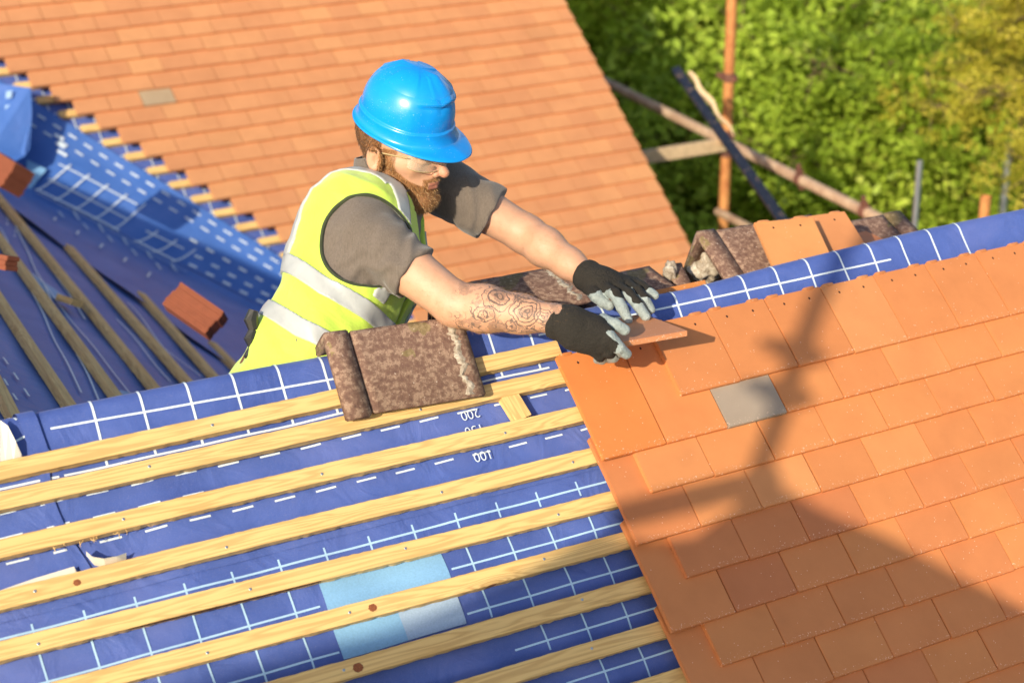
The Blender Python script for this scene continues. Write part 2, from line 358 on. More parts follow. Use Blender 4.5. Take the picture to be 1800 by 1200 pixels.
# ------------------------------------------------------------------ near tiles
def tile_mesh(name, L, far=False):
    """local x across 0..0.165, y up the slope 0..L, z out; top surface z=0 at the lower edge"""
    w, t = .1645, .0125; mbm = MB(); nx, ny = 6, 8
    xs = np.linspace(0, w, nx+1); ys = np.linspace(0, L, ny+1)
    def cam(x, y): return .0012*math.sin(math.pi*y/L)
    Vt = [(x, y, cam(x, y)) for y in ys for x in xs]; Vb = [(x, y, cam(x, y)-t) for y in ys for x in xs]; n = nx+1; nb = len(Vt)
    Ff = [(j*n+i, j*n+i+1, (j+1)*n+i+1, (j+1)*n+i) for j in range(ny) for i in range(nx)]
    Fb = [tuple(nb+q for q in f[::-1]) for f in Ff]; bd = []
    for i in range(nx): bd += [(i+1, i, nb+i, nb+i+1), (ny*n+i, ny*n+i+1, nb+ny*n+i+1, nb+ny*n+i)]
    for j in range(ny): bd += [(j*n, (j+1)*n, nb+(j+1)*n, nb+j*n), ((j+1)*n+nx, j*n+nx, nb+j*n+nx, nb+(j+1)*n+nx)]
    mbm.add(Vt+Vb, Ff+Fb+bd)
    me = bpy.data.meshes.new(name); me.from_pydata([tuple(v) for v in mbm.v], [], mbm.f)
    bm = bmesh.new(); bm.from_mesh(me); bmesh.ops.recalc_face_normals(bm, faces=bm.faces)
    es = [e for e in bm.edges if len(e.link_faces) == 2 and e.calc_face_angle(0) > .8]
    bmesh.ops.bevel(bm, geom=es, offset=.0013, segments=2, affect='EDGES')
    for f in bm.faces: f.smooth = False
    bm.to_mesh(me); bm.free()
    # nibs at the head and the two nail holes
    mm = MB()
    for cx in (.028, .137):
        V_ = []; R = [(-.016, 0), (-.010, .0030), (0, .0038), (.010, .0030), (.016, 0)]
        for dx, dz in R: V_ += [(cx+dx, L-.003, -.0016+dz), (cx+dx, L+.0055, -.003+dz*.6), (cx+dx, L+.0055, -.019), (cx+dx, L-.010, -.019)]
        mm.add(V_, [(4*i+a, 4*i+(a+1) % 4, 4*i+4+(a+1) % 4, 4*i+4+a) for i in range(4) for a in range(4)]+[(0, 1, 2, 3), (19, 18, 17, 16)], 0)
    for cx in (.045, .120):
        n = 12; mm.add([(cx+.0028*math.cos(2*math.pi*k/n), L-.026+.0035*math.sin(2*math.pi*k/n), .0009) for k in range(n)], [tuple(range(n))], 1)
    me2 = bpy.data.meshes.new('x'); me2.from_pydata([tuple(v) for v in mm.v], [], mm.f); me2.polygons.foreach_set('material_index', mm.m)
    bm = bmesh.new(); bm.from_mesh(me); bm.from_mesh(me2); bm.to_mesh(me); bm.free(); return me
ME_FULL = tile_mesh('roof_tile', .265); ME_TOP = tile_mesh('top_tile', .19)
for m_ in (ME_FULL, ME_TOP): m_.materials.append(M_CLAY); m_.materials.append(M_HOLE)
TILT = .118
def put_tile(me, x, v, jit=1., name='roof_tile'):
    o = bpy.data.objects.new(name, me); COL.objects.link(o)
    yd = unit(-vN - nN*(TILT+random.uniform(-.003, .004)*jit)); xd = unit(np.array([1, 0, 0])+yd*0+vN*random.uniform(-.004, .004)*jit)
    xd = unit(xd-yd*(xd @ yd)); zd = np.cross(xd, yd); P = NP(x+random.uniform(-.0005, .0008)*jit, v+random.uniform(-.0012, .0012)*jit, random.uniform(0, .0008)*jit)
    o.matrix_world = Matrix(((xd[0], yd[0], zd[0], P[0]), (xd[1], yd[1], zd[1], P[1]), (xd[2], yd[2], zd[2], P[2]), (0, 0, 0, 1))); return o
ORD = ['first', 'second', 'third', 'fourth', 'fifth', 'sixth', 'seventh', 'eighth', 'ninth', 'tenth', 'eleventh', 'twelfth', 'thirteenth', 'fourteenth']
def project(p):
    d = np.array(p)-CAM; return 900+FPX*(d @ CX)/(d @ CZ), 600+FPX*(d @ CY)/(d @ CZ)
TONES = [((.72, .28, .095), 'orange'), ((.74, .295, .105), 'light orange'), ((.69, .26, .09), 'orange'), ((.65, .235, .085), 'reddish orange'), ((.74, .31, .115), 'pale orange')]
for r in range(0, 15):
    start = 0 if r == 0 else (-1 if r % 2 == 0 else -1.5)
    k = 0
    while True:
        x = (start+k)*T; corners = [project(NP(x+a, r*.1-b)) for a in (0, T) for b in (0, .1)]
        if min(c[0] for c in corners) > 1860: break
        vis = any(-20 < c[0] < 1860 and c[1] < 1255 for c in corners)
        if vis and k < 14:
            o = put_tile(ME_TOP if r == 0 else ME_FULL, x, r*.1)
            c, w_ = random.choices(TONES, [4, 3, 3, 2, 2] if r < 4 else [2, .6, 4, 5, .3])[0]; j = random.uniform(.96, 1.03); c = tuple(q*j for q in c)
            lab = f"{w_} clay tile, {ORD[k]} from the open laid edge in the {ORD[r]} course below the ridge"
            if r == 1 and k == 2:
                c = (.40, .335, .265); lab = 'single buff grey clay tile among the orange ones in the second course'
            if r == 4 and k == 2 or r == 5 and k == 1: c = (.60, .21, .08)
            if r == 1 and k < 2: c = (.74, .25, .065) if k == 0 else (.76, .275, .09)
            o.color = (*c, 1); tag(o, lab, 'roof tile', 'clay tiles laid on the near slope')
        k += 1
# the tile in the worker's hand: lower edge at the camera side, head over the ridge
A = N(1098.5, 600, .140); B = N(1208.7, 581, .143); xd = unit(B-A); yd = np.array([0, 1, -.13]); yd = unit(yd-xd*(yd @ xd)); zd = np.cross(xd, yd)
held = bpy.data.objects.new('roof_tile', ME_TOP); COL.objects.link(held); P = B-xd*.1645
HT = (P, xd, yd, zd)
held.matrix_world = Matrix(((xd[0], yd[0], zd[0], P[0]), (xd[1], yd[1], zd[1], P[1]), (xd[2], yd[2], zd[2], P[2]), (0, 0, 0, 1)))
held.color = (.74, .31, .14, 1); tag(held, 'clay tile held raised in both gloved hands over the ridge', 'roof tile')
def HTP(x, y, z=0.): return HT[0]+HT[1]*x+HT[2]*y+HT[3]*z

# ------------------------------------------------------------------ ridge tiles (old brown)
def ridge_tile(label, P, axis, roll=0., L=.32, collar=1, mort=True, wing=.185, half=46., n0=None, cat='ridge tile', group='old brown ridge tiles'):
    root = empty('ridge_tile', tuple(P)); tag(root, label, cat, group)
    ax = unit(axis); up = np.array([0, 0, 1.]); up = unit(up-ax*(up @ ax)); sd = np.cross(ax, up)  # sd = camera side
    c_, s_ = math.cos(roll), math.sin(roll); up, sd = up*c_+sd*s_, sd*c_-up*s_
    a = math.radians(half); R = []
    def prof(g, wi, thick):   # outer chevron then inner
        out = []
        for s_sign in (1, -1): out.append([sd*s_sign*math.cos(a)*wi-up*math.sin(a)*wi])
        no = lambda s: (up*math.cos(a)+sd*s*math.sin(a))
        pts = [sd*math.cos(a)*wi-up*math.sin(a)*wi+no(1)*g, sd*math.cos(a)*.012-up*math.sin(a)*.012+no(1)*g, up*(g+.001), -sd*math.cos(a)*.012-up*math.sin(a)*.012+no(-1)*g, -sd*math.cos(a)*wi-up*math.sin(a)*wi+no(-1)*g]
        inn = [-sd*math.cos(a)*wi-up*math.sin(a)*wi-no(-1)*thick, -up*(thick*1.35), sd*math.cos(a)*wi-up*math.sin(a)*wi-no(1)*thick]
        return pts+inn
    def body(name, x0, x1, g, wi, thick, mat, rag=0):
        m_ = MB(); n = max(2, int((x1-x0)/.02)); V = []
        for i in range(n+1):
            x = x0+(x1-x0)*i/n
            for q_ in prof(g, wi, thick): V.append(np.array(P)*0+ax*x+q_+rng.normal(size=3)*.0005)
        k = 8; m_.add(V, [(i*k+c, i*k+(c+1) % k, (i+1)*k+(c+1) % k, (i+1)*k+c) for i in range(n) for c in range(k)]+[tuple(range(k))[::-1], tuple(n*k+c for c in range(k))])
        o = m_.build(name, mat, root, True, .0025, 2); o.matrix_parent_inverse = Matrix.Identity(4); return o
    cw = .056
    if collar > 0: body('tile_body', cw+.0035, L, 0, wing, .014, M_OLD); body('collar', 0, cw, .0045, wing+.006, .016, M_OLD)
    elif collar < 0: body('tile_body', 0, L-cw-.0035, 0, wing, .014, M_OLD); body('collar', L-cw, L, .0045, wing+.006, .016, M_OLD)
    else: body('tile_body', 0, L, 0, wing, .014, M_OLD)
    if collar > 0: body('joint', cw-.002, cw+.006, -.004, wing-.002, .008, M_HOLE)
    if mort:
        m_ = MB(); n, k = 46, 6; V = []; r = np.random.default_rng(3); x0 = (L-.045 if collar >= 0 else .01); ph = r.uniform(0, 6)
        for side in (1, -1):
            b = []; no = up*math.cos(a)+sd*side*math.sin(a); dn = sd*side*math.cos(a)-up*math.sin(a)
            for i in range(n+1):
                s_ = .004+(wing*(.98)-.004)*i/n; e0 = .003*math.sin(i*.5+ph)+.0025*r.normal(); wd = .026-.010*i/n+.004*math.sin(i*.33)+.002*r.normal()
                for j in range(k+1):
                    u_ = j/k; hh = .005*math.sin(math.pi*u_)*(.5+.5*r.random())-.001; b.append(dn*s_+ax*(x0+e0+wd*u_)+no*hh)
            o_ = len(m_.v); m_.add(b, [(i*(k+1)+j, i*(k+1)+j+1, (i+1)*(k+1)+j+1, (i+1)*(k+1)+j) for i in range(n) for j in range(k)])
        m_.build('mortar', M_MORTAR, root, True).matrix_parent_inverse = Matrix.Identity(4)
    return root
# one astride the near ridge, in front of the worker
vtop = N(568, 588, -.012); a2 = N(803, 555, -.012)
ridge_tile('old brown ridge tile straddling the near ridge in front of the worker', vtop+np.array([0, 0, .0]), a2-vtop, 0., .325, 1, True, .190, 46, group=None)
XA = np.array([1., 0, 0])
def dirp(yaw): t = math.radians(yaw); return np.array([math.cos(t), -math.sin(t), 0])
ridge_tile('old brown ridge tile lying flat side up behind the tattooed forearm', at(752, 508, 4.30), dirp(2), math.radians(-38), .36, 0, True, .19)
ridge_tile('dark brown ridge tile lying behind the ridge under the far wrist', at(985, 498, 4.48), dirp(0), math.radians(-38), .27, 1, False, .17)
ridge_tile('old brown ridge tile with open mortar filled end standing behind the ridge', at(1224, 409, 4.62), dirp(4), math.radians(-18), .36, 1, False, .19)
ridge_tile('small broken brown ridge tile piece with cream mortar behind the far hand', at(1170, 464, 4.60), dirp(12), math.radians(-20), .045, 0, False, .09)
ridge_tile('rounded brown ridge tile at the right end of the pile behind the ridge', at(1458, 394, 5.0), dirp(2), math.radians(-24), .25, -1, False, .19)
m_ = MB()
for (cx, cy, Z, s) in ((1246, 462, 4.66, .034), (1236, 478, 4.66, .03), (1180, 478, 4.57, .017), (1173, 468, 4.57, .012)):
    pass
def blob(name, c, r, mat, parent=None, seed=0, sub=3, amp=.25, sc_=(1, 1, 1)):
    bm = bmesh.new(); bmesh.ops.create_icosphere(bm, subdivisions=sub, radius=1); P_ = np.array([v.co for v in bm.verts]); d = 1+amp*wob(P_, 2.5, seed)
    for v, k in zip(bm.verts, d): v.co = Vector([v.co[i]*r*k*sc_[i]+c[i] for i in range(3)])
    me = bpy.data.meshes.new(name); bm.to_mesh(me); bm.free(); me.polygons.foreach_set('use_smooth', [True]*len(me.polygons)); return link(name, me, mat, parent)
o = blob('mortar_lump', at(1243, 468, 4.70), .042, M_MORTAR, None, 4, 4, .35, (1.1, .9, 1.1)); tag(o, 'crumbling yellow mortar lump inside the open end of the standing ridge tile', 'mortar')
o = blob('mortar_lump', at(1178, 478, 4.57), .017, M_MORTAR, None, 8, 3, .35, (1, .9, 1.6)); tag(o, 'pale mortar lump on the small broken ridge tile behind the far hand', 'mortar')
# loose new tiles behind the ridge
def loose(P, ax, ay, label, tone=(.74, .30, .10), me=ME_FULL):
    ax = unit(ax); ay = unit(np.array(ay)-ax*(np.dot(ay, ax))); az = np.cross(ax, ay)
    o = bpy.data.objects.new('roof_tile', me); COL.objects.link(o)
    o.matrix_world = Matrix(((ax[0], ay[0], az[0], P[0]), (ax[1], ay[1], az[1], P[1]), (ax[2], ay[2], az[2], P[2]), (0, 0, 0, 1))); o.color = (*tone, 1); tag(o, label, 'roof tile', 'loose new tiles behind the ridge'); return o
def wingdir(yaw, roll, half=46):
    ax = dirp(yaw); up = np.array([0, 0, 1.]); sd = np.cross(ax, up); c_, s_ = math.cos(math.radians(roll)), math.sin(math.radians(roll)); up, sd = up*c_+sd*s_, sd*c_-up*s_
    a = math.radians(half); return sd*math.cos(a)-up*math.sin(a), up*math.cos(a)+sd*math.sin(a)
dn, no = wingdir(15, -18)
ct = at(1322, 401, 4.60)+no*.022
loose(ct+dn*.265, dirp(15), -dn, 'clean orange tile leaning on the standing ridge tile, nearest to its collar', (.78, .34, .12))
loose(ct+dirp(15)*.155+dn*.255+no*.010+np.array([.02, .06, -.035]), dirp(8), -dn, 'orange tile overlapping behind the first leaning tile, showing its nail holes', (.74, .31, .12))
dn2, no2 = wingdir(-2, -20)
loose(at(1488, 444, 4.85), dirp(-4), unit(np.array([.0, 1, .05])), 'flat orange tile lying below the rounded brown ridge tile', (.72, .26, .10))
loose(at(1143, 512, 4.34), dirp(0), np.array([0, 1, -.55]), 'orange tile whose thin edge shows along the blue ridge roll', (.78, .30, .08))
# ------------------------------------------------------------------ scaffold boards that carry the pile and the worker, behind the ridge
for i in range(2):
    m_ = MB(); c = np.array([1.15, .50+.235*i, -.135-.0]); m_.obox(c, (1.65, 0, 0), (0, .112, 0), (0, 0, .019)); o = m_.build('scaffold_board', M_SCAFW, None, False, .004)
    tag(o, 'wooden scaffold board carrying the tile pile behind the ridge, ' + ['nearest the ridge', 'farther from the ridge'][i], 'scaffold board', 'boards behind the ridge')

# ------------------------------------------------------------------ far roof: one thing, its courses in one mesh
far = empty('tiled_roof', tuple(FP(1.6, .6))); tag(far, 'large orange tiled roof slope behind the worker with a stepped unfinished left edge', 'roof')
def child(o, par):
    o.parent = par; o.matrix_parent_inverse = par.matrix_world.inverted() if par.type != 'EMPTY' else Matrix.Translation(-Vector(par.location)); return o
V = []; Fc = []; tone = []; mi = []
r_ = np.random.default_rng(11)
for j in range(-14, 27):
    s0 = j*.5
    if j < -2: s0 = -1 + (j % 2)*.5 - 8
    k = s0
    while k < 18.9:
        gp = r_.uniform(.001, .0032); x0 = k*T+gp; x1 = min(k+1, 19)*T-.001
        if x1-x0 < .02: break
        t_ = r_.uniform(.25, .68); 
        if r_.random() < .07: t_ = r_.uniform(.80, .88)
        if j == 3 and abs(k-(s0+2)) < .1: t_ = 1.0
        b = len(V); dv = r_.uniform(-.003, .003); tl = .15+r_.uniform(-.006, .006)
        # nine-vertex top so each tile keeps its slight camber
        for (x, v, h) in ((x0, 0, 0), (x1, 0, 0), (x1, -.265, -.265*tl), (x0, -.265, -.265*tl)):
            V.append(FP(x, j*.1+v+dv, h)); V.append(FP(x, j*.1+v+dv, h-.019))
        Fc += [(b, b+2, b+4, b+6), (b+1, b+7, b+5, b+3), (b, b+1, b+3, b+2), (b+2, b+3, b+5, b+4), (b+6, b+7, b+1, b)]; mi += [0]*5
        tone += [t_]*8; k += 1
o = mesh('roof_tiles', V, Fc, [M_CLAYF], None, False, {'tone': tone}, mi); child(o, far)
bm = bmesh.new(); bm.from_mesh(o.data); bmesh.ops.recalc_face_normals(bm, faces=bm.faces); bm.to_mesh(o.data); bm.free()
# verge board and gable wall under the right edge
def wall_mat():
    m = MT('brick'); v = m.co('Object', (1, 1, 1)); b = m.n('TexBrick', Scale=4.4); b.inputs['Color1'].default_value = (.30, .11, .06, 1); b.inputs['Color2'].default_value = (.38, .16, .09, 1); b.inputs['Mortar'].default_value = (.45, .4, .34, 1)
    sx = m.n('SeparateXYZ'); m.l(v, sx.inputs[0]); cb = m.n('CombineXYZ'); m.l(m.math('ADD', sx.outputs[0], sx.outputs[1]), cb.inputs[0]); m.l(sx.outputs[2], cb.inputs[1]); m.l(cb.outputs[0], b.inputs[0])
    m.set('Base Color', b.outputs[0]); m.set('Roughness', .9); return m.m
M_BRICK = wall_mat()
GZ = -6.2
mb = MB(); xg = 19*T-.02
tp0, tp1 = FP(xg, -1.35, -.09), FP(xg, 2.6, -.09)
mb.add([tp0, tp1, (tp1[0], tp1[1], GZ), (tp0[0], tp0[1]+3, GZ), (tp0[0], tp0[1]+3, tp0[2]-2.5)], [(0, 1, 2, 3, 4)])
mb.add([tp0-np.array([.22, 0, 0]), tp1-np.array([.22, 0, 0]), (tp1[0]-.22, tp1[1], GZ), (tp0[0]-.22, tp0[1]+3, GZ), (tp0[0]-.22, tp0[1]+3, tp0[2]-2.5)], [(4, 3, 2, 1, 0)])
gw = mb.build('wall', M_BRICK, None); child(gw, far)
# back slope of the far roof
mb = MB(); pk = FP(0, -1.40, -.03)
mb.add([(-1.5, pk[1], pk[2]), (19*T, pk[1], pk[2]), (19*T, pk[1]+3, pk[2]-2.5), (-1.5, pk[1]+3, pk[2]-2.5), (-1.5, pk[1], pk[2]-.05), (19*T, pk[1], pk[2]-.05), (19*T, pk[1]+3, pk[2]-2.55), (-1.5, pk[1]+3, pk[2]-2.55)], [(0, 1, 2, 3), (7, 6, 5, 4), (0, 4, 5, 1), (2, 6, 7, 3)])
child(mb.build('back_slope', M_CLAYEDGE, None), far)
# ------------------------------------------------------------------ valley and cross roof
LIFT = .007
def FS(u, v, l=0.): return FP(u, v, -.072+l+.0025*math.sin(17*u+5*v)*math.sin(11*v))
V, Fc = grid_sheet(lambda u, v: FS(u, v), np.arange(-2.6, 3.16, .06), np.arange(-1.4, 2.6, .06))
fm = mesh('roofing_membrane', V, Fc, M_MEM, None, True); tag(fm, 'blue roofing membrane under the stepped left edge of the far tiled roof', 'membrane')
mb = MB()
for k in range(-24, 20): strip(mb, FS, (k*.1+.04, -1.3), (k*.1+.04, 2.3), .005, 0, .1)
for k in range(-12, 23): strip(mb, FS, (-2.5, k*.1+.032), (min(3, .9+k*.09), k*.1+.032), .006, 0, .1)
mb.build('printed_grid', M_PRINT, fm)
# valley line on both planes
Va = oW; Vb = F(330, 490, -.07); vd = unit(Vb-Va); vd = unit(np.cross(nF, nW)); vd = vd*np.sign(vd @ (Vb-Va))
vl = unit(vd); fside = unit(np.cross(nF, vl)); fside = fside if fside[0] > 0 else -fside      # in plane F, away from the valley
wside = unit(np.cross(nW, vl)); wside = wside if wside[1] < 0 else -wside                      # in plane W, away from the valley
def WS(a, b, l=0.):   # a along Y (towards camera negative), b up the cross roof
    up = upW; return oW + np.array([0, 1, 0])*a + up*b + nW*(l-.006+.004*math.sin(9*a+3*b)*math.sin(14*b))
RB = (-1.93-oW[0])/upW[0]
Vv = []; Fv = []
na, nb_ = 70, 30
for j in range(nb_+1):
    b = -1.2+(RB+1.2)*j/nb_
    # start each row at the valley
    p0 = oW + upW*b; t = ((oF-nF*.07-p0) @ nF)/(nF[1]) ; y1 = t+.03
    for i in range(na+1):
        a = y1-(y1+5.0)*i/na; Vv.append(WS(a, b))
Fv = [(j*(na+1)+i, j*(na+1)+i+1, (j+1)*(na+1)+i+1, (j+1)*(na+1)+i) for j in range(nb_) for i in range(na)]
# over the cross ridge and down its far side
base = len(Vv)
for i in range(na+1):
    q = Vv[nb_*(na+1)+i]; Vv.append(q+np.array([-.05, 0, 0])); 
for i in range(na+1):
    q = Vv[nb_*(na+1)+i]; Vv.append(q+np.array([-1.8, 0, -1.0]))
Fv += [(nb_*(na+1)+i, nb_*(na+1)+i+1, base+i+1, base+i) for i in range(na)]+[(base+i, base+i+1, base+na+2+i, base+na+1+i) for i in range(na)]
wm = mesh('roofing_membrane', Vv, Fv, M_MEM, None, True); wm.data.materials.clear(); wm.data.materials.append(M_MEM_BRIGHT); tag(wm, 'creased blue roofing membrane on the shaded cross roof at the left', 'membrane')
def wb(P):  # world point on W -> (a,b)
    d = P-oW; return d[1], d @ upW
mb = MB(); mb2 = MB()
for (p, q) in (((0, 400), (143, 690)), ((28, 400), (175, 705)), ((60, 480), (228, 690)), ((150, 520), (272, 683)), ((205, 560), (300, 670)), ((88, 470), (150, 560)), ((225, 530), (330, 665)), ((262, 590), (352, 662))):
    strip(mb, WS, wb(W(*p)), wb(W(*q)), .006, 0, .08)
for (p, q) in (((6, 628), (62, 712)), ((-8, 640), (40, 716)), ((0, 690), (25, 720)), ((35, 350), (25, 420)), ((15, 350), (12, 400))):
    a_, b_ = np.array(wb(W(*p))), np.array(wb(W(*q))); n = max(2, int(np.linalg.norm(b_-a_)/.11))
    for k in range(n): strip(mb, WS, a_+(b_-a_)*k/n, a_+(b_-a_)*(k+.45)/n, .007, 0, .05)
mb.build('printed_grid', M_PRINT, wm)
mb = MB()
for pts in (((25, 465), (40, 467), (112, 520), (100, 530)), ((310, 598), (325, 600), (378, 655), (365, 655)), ((196, 700), (212, 685), (240, 690), (240, 700))):
    q = [wb(W(*p)) for p in pts]; mb = MB(); mb.add([WS(*a, .005) for a in q], [(0, 1, 2, 3)]); mb.build('printed_panel', M_PATCH, wm)
# valley sheet: laid along the valley over both slopes
def lerp(a, b, t): return a+(b-a)*t
eF0, eF1, eW0, eW1 = F(57, 180, -.07), F(475, 445, -.07), W(0, 352), W(372, 606)
tF0, tF1, tW0, tW1 = [float((q-Va) @ vl) for q in (eF0, eF1, eW0, eW1)]
print('valley t', tF0, tF1, tW0, tW1)
def VS(t, w, l=0.):
    o_ = Va+vl*t; eF = lerp(eF0, eF1, (t-tF0)/(tF1-tF0)); eW = lerp(eW0, eW1, (t-tW0)/(tW1-tW0)); n_ = nF if w > 0 else nW; ww = abs(w)
    p = lerp(o_, eF if w > 0 else eW, ww*(1 if w > 0 else 1.12)); dist = ww*np.linalg.norm((eF if w > 0 else eW)-o_); k = max(0, 1-dist/.12)
    return p + n_*(.014+l) + (nF+nW)*.5*k*k*.035 + n_*.007*math.sin(6*t+8*w)*math.sin(4*t-3*w)
tt = np.arange(-1.0, 1.75, .04)
V, Fc = grid_sheet(lambda t, w: VS(t, w), tt, list(np.linspace(-1, -.12, 26))+list(np.linspace(-.10, 0, 8))+list(np.linspace(.03, 1, 14)))
vs = mesh('roofing_membrane', V, Fc, M_MEM_BRIGHT, None, True); tag(vs, 'long blue membrane lining the valley between the cross roof and the tiled roof', 'membrane')
mb = MB()
for w in (.74, .88):
    t = -.4
    while t < 1.7: strip(mb, VS, (t+w*.1, w), (t+.045+w*.1, w), .022); t += .088
def vline(a, b, wd): 
    a, b = np.array(a, float), np.array(b, float); n = 24; Vv = []
    for i in range(n+1):
        c = a+(b-a)*i/n; p = VS(c[0], c[1], .010); q = VS(*(a+(b-a)*min(1, (i+.5)/n)), .0025)-VS(*(a+(b-a)*max(0, (i-.5)/n)), .0025); sd = unit(np.cross(q, nW if c[1] < 0 else nF))*wd/2; Vv += [p-sd, p+sd]
    mb.add(Vv, [(2*i, 2*i+1, 2*i+3, 2*i+2) for i in range(n)])
def vgrid(t0, t1, d0, d1, cell=.1, sk=0.):
    """grid printed on the strip, in metres along and across the valley on the far roof side"""
    def wf(t, d): o_ = Va+vl*t; return d/np.linalg.norm(lerp(eF0, eF1, (t-tF0)/(tF1-tF0))-o_)
    d = d0
    while d <= d1+1e-6: vline((t0+sk*d, wf(t0, d)), (t1+sk*d, wf(t1, d)), .007); d += cell
    t = t0
    while t <= t1+1e-6: vline((t-.012, wf(t, d0-.03)), (t+.05, wf(t, d1+.03)), .007); t += cell
vgrid(.0, .42, .03, .23); vgrid(.52, .72, .02, .12)
for k in range(3): vline((-.10+k*.03, .78-.08*k), (-.05+k*.03, .78-.08*k), .018)
for k in range(5): vline((.20+k*.13, -.05), (.25+k*.13, -.13), .012); vline((.15+k*.13, -.17), (.20+k*.13, -.26), .012); vline((.2+k*.13, -.45), (.23+k*.13, -.62), .010)
vline((.0, -.04), (.8, -.05), .012)
for k in range(6): vline((.78+k*.09, .12), (.82+k*.09, .13), .012); vline((.78+k*.09, .30), (.82+k*.09, .31), .012); vline((.72+k*.09, .48), (.76+k*.09, .48), .012)
mb.build('printed_grid', M_PRINT, vs)
# upper flap at the far left, over the head of the valley
fl = [at(*p) for p in ((-60, 140, 8.5), (20, 150, 8.42), (54, 155, 8.40), (56, 200, 8.36), (52, 262, 8.30), (43, 275, 8.26), (-60, 330, 8.1))]
fl2 = [q-nF*.004 for q in fl]; n = len(fl); mb = MB(); mb.add(fl+fl2, [tuple(range(n)), tuple(n+i for i in range(n))[::-1]]+[(i, (i+1) % n, n+(i+1) % n, n+i) for i in range(n)])
o = mb.build('membrane_flap', M_MEM_BRIGHT, None); tag(o, 'blue membrane flap folded over the head of the valley at the left edge', 'membrane')
m_ = MB()
for k in range(6):
    y = 160+k*25; a_ = at(16-k*1.6, y, 8.36-k*.012); b_ = at(15-k*1.6, y+13, 8.355-k*.012); d = np.array([.014, 0, 0]); m_.add([a_-d, a_+d, b_+d, b_-d], [(0, 1, 2, 3)])
m_.build('printed_grid', M_PRINT2, o)
# battens of the far roof, left ends showing below the stepped tiles
fb_me = None
for j in range(-3, 19):
    # left end at the edge of the valley strip
    v = j*.1+.052; P = FP(0, v, -.07); t = 0
    uv0 = np.array([(eF0-oF)[0], (eF0-oF) @ vF]); uv1 = np.array([(eF1-oF)[0], (eF1-oF) @ vF]); L0 = np.interp(v, [uv0[1]-9*(uv1-uv0)[1], uv1[1]+9*(uv1-uv0)[1]], [uv0[0]-9*(uv1-uv0)[0], uv1[0]+9*(uv1-uv0)[0]])
    xl = L0+.01; L = 19*T-xl-.03
    if L < .3: continue
    me = bpy.data.meshes.new('batten'); m_ = MB(); m_.obox((L/2, 0, .0125), (L/2, 0, 0), (0, .019, 0), (0, 0, .0125)); me.from_pydata([tuple(q) for q in m_.v], [], m_.f)
    o = link('batten', me, M_WOOD); place(o, FP(xl, v, -.07), (1, 0, 0), nF); mw = o.matrix_world.copy(); o.parent = far; o.matrix_parent_inverse = Matrix.Translation(-Vector(far.location)); o.matrix_basis = mw
# battens of the cross roof
wl = [((0, 357), (263, 683), 'longest batten of the shaded cross roof, crossed by a short offcut'), ((119, 440), (322, 673), 'batten of the cross roof just left of the red tile bundle'), ((245, 523), (369, 664), 'shorter batten of the cross roof below the red tile bundle'), ((370, 610), (415, 656), 'shortest batten of the cross roof, nearest the worker'), ((0, 430), (200, 703), 'batten of the cross roof running from the small red bundle to the near ridge'), ((0, 540), (116, 718), 'batten of the cross roof at the lower left above the ridge roll'), ((-15, 672), (12, 727), 'cross roof batten cut by the left edge of the photo')]
for a_, b_, lab in wl:
    A, B = W(*a_, .0), W(*b_, .0); d = unit(B-A)
    if a_[0] <= 0: A = A-d*1.2
    B = B+d*.12; L = np.linalg.norm(B-A); me = batten_mesh('batten', L, .035, .024, int(L*100)); o = link('batten', me, M_WOOD); place(o, A, d, nW); tag(o, lab, 'batten', 'battens on the cross roof')
A, B = W(106, 530, .004), W(136, 540, .026); me = batten_mesh('batten_offcut', .10, .045, .024, 3); o = link('batten_offcut', me, M_WOOD); place(o, A+(0, 0, 0), B-A, nW); tag(o, 'short batten offcut lying across the longest cross roof batten', 'offcut')

# bundles of new tiles stacked on edge
M_RED = simple('red_clay', (.27, .075, .032), .75, 40, .25, .3)
def bundle(P, ax, up, L, Hh, D, n, label):
    ax = unit(ax); up = unit(np.array(up)-ax*(np.dot(up, ax))); dp = np.cross(ax, up); root = empty('tile_bundle', tuple(P)); tag(root, label, 'tile bundle')
    for i in range(n):
        m_ = MB(); t = D/n; c = dp*(t*(i+.5)) + rng.normal(size=3)*.001; j = rng.uniform(-.003, .003)
        m_.obox(c+ax*(L/2+j)+up*Hh/2, ax*L/2, up*Hh/2, dp*t*.46); o = m_.build('roof_tile', M_RED, root, False, .0015); o.matrix_parent_inverse = Matrix.Identity(4)
    return root
def bundle3(p00, p10, p01, Z, D, n, lab, layers_up=True):
    P0, P1 = at(*p00, Z), at(*p10, Z); P2 = at(*p01, Z); a = P1-P0; u = P2-P0
    return a, u
Pb = W(283, 540, .03); Zb = (Pb-CAM) @ CZ
P0 = at(283, 537, 5.85); P1 = at(366, 588, 5.75); Pu = at(303, 489, 5.93)
def stack(P0, ax, dn_, up, L, D, Hh, n, lab):
    ax = unit(ax); up = unit(np.array(up)-ax*np.dot(up, ax)); dp = np.cross(ax, up); dp = dp*np.sign(dp @ CZ); root = empty('tile_bundle', tuple(P0)); tag(root, lab, 'tile bundle')
    for i in range(n):
        m_ = MB(); t = Hh/n; m_.obox(ax*(L/2+rng.uniform(-.003, .003))+dp*(D/2+rng.uniform(-.003, .003))+up*(t*(i+.5)), ax*L/2, dp*D/2, up*t*.47)
        m_.build('roof_tile', M_RED, root, False, .0015).matrix_parent_inverse = Matrix.Identity(4)
    return root
P0 = at(284, 533, 5.82); P1 = at(363, 588, 5.74); Pu = at(303, 489, 5.86); stack(P0, P1-P0, None, Pu-P0, .20, .055, np.linalg.norm(Pu-P0), 10, 'red stack of thin tiles lying on the cross roof beside the worker')
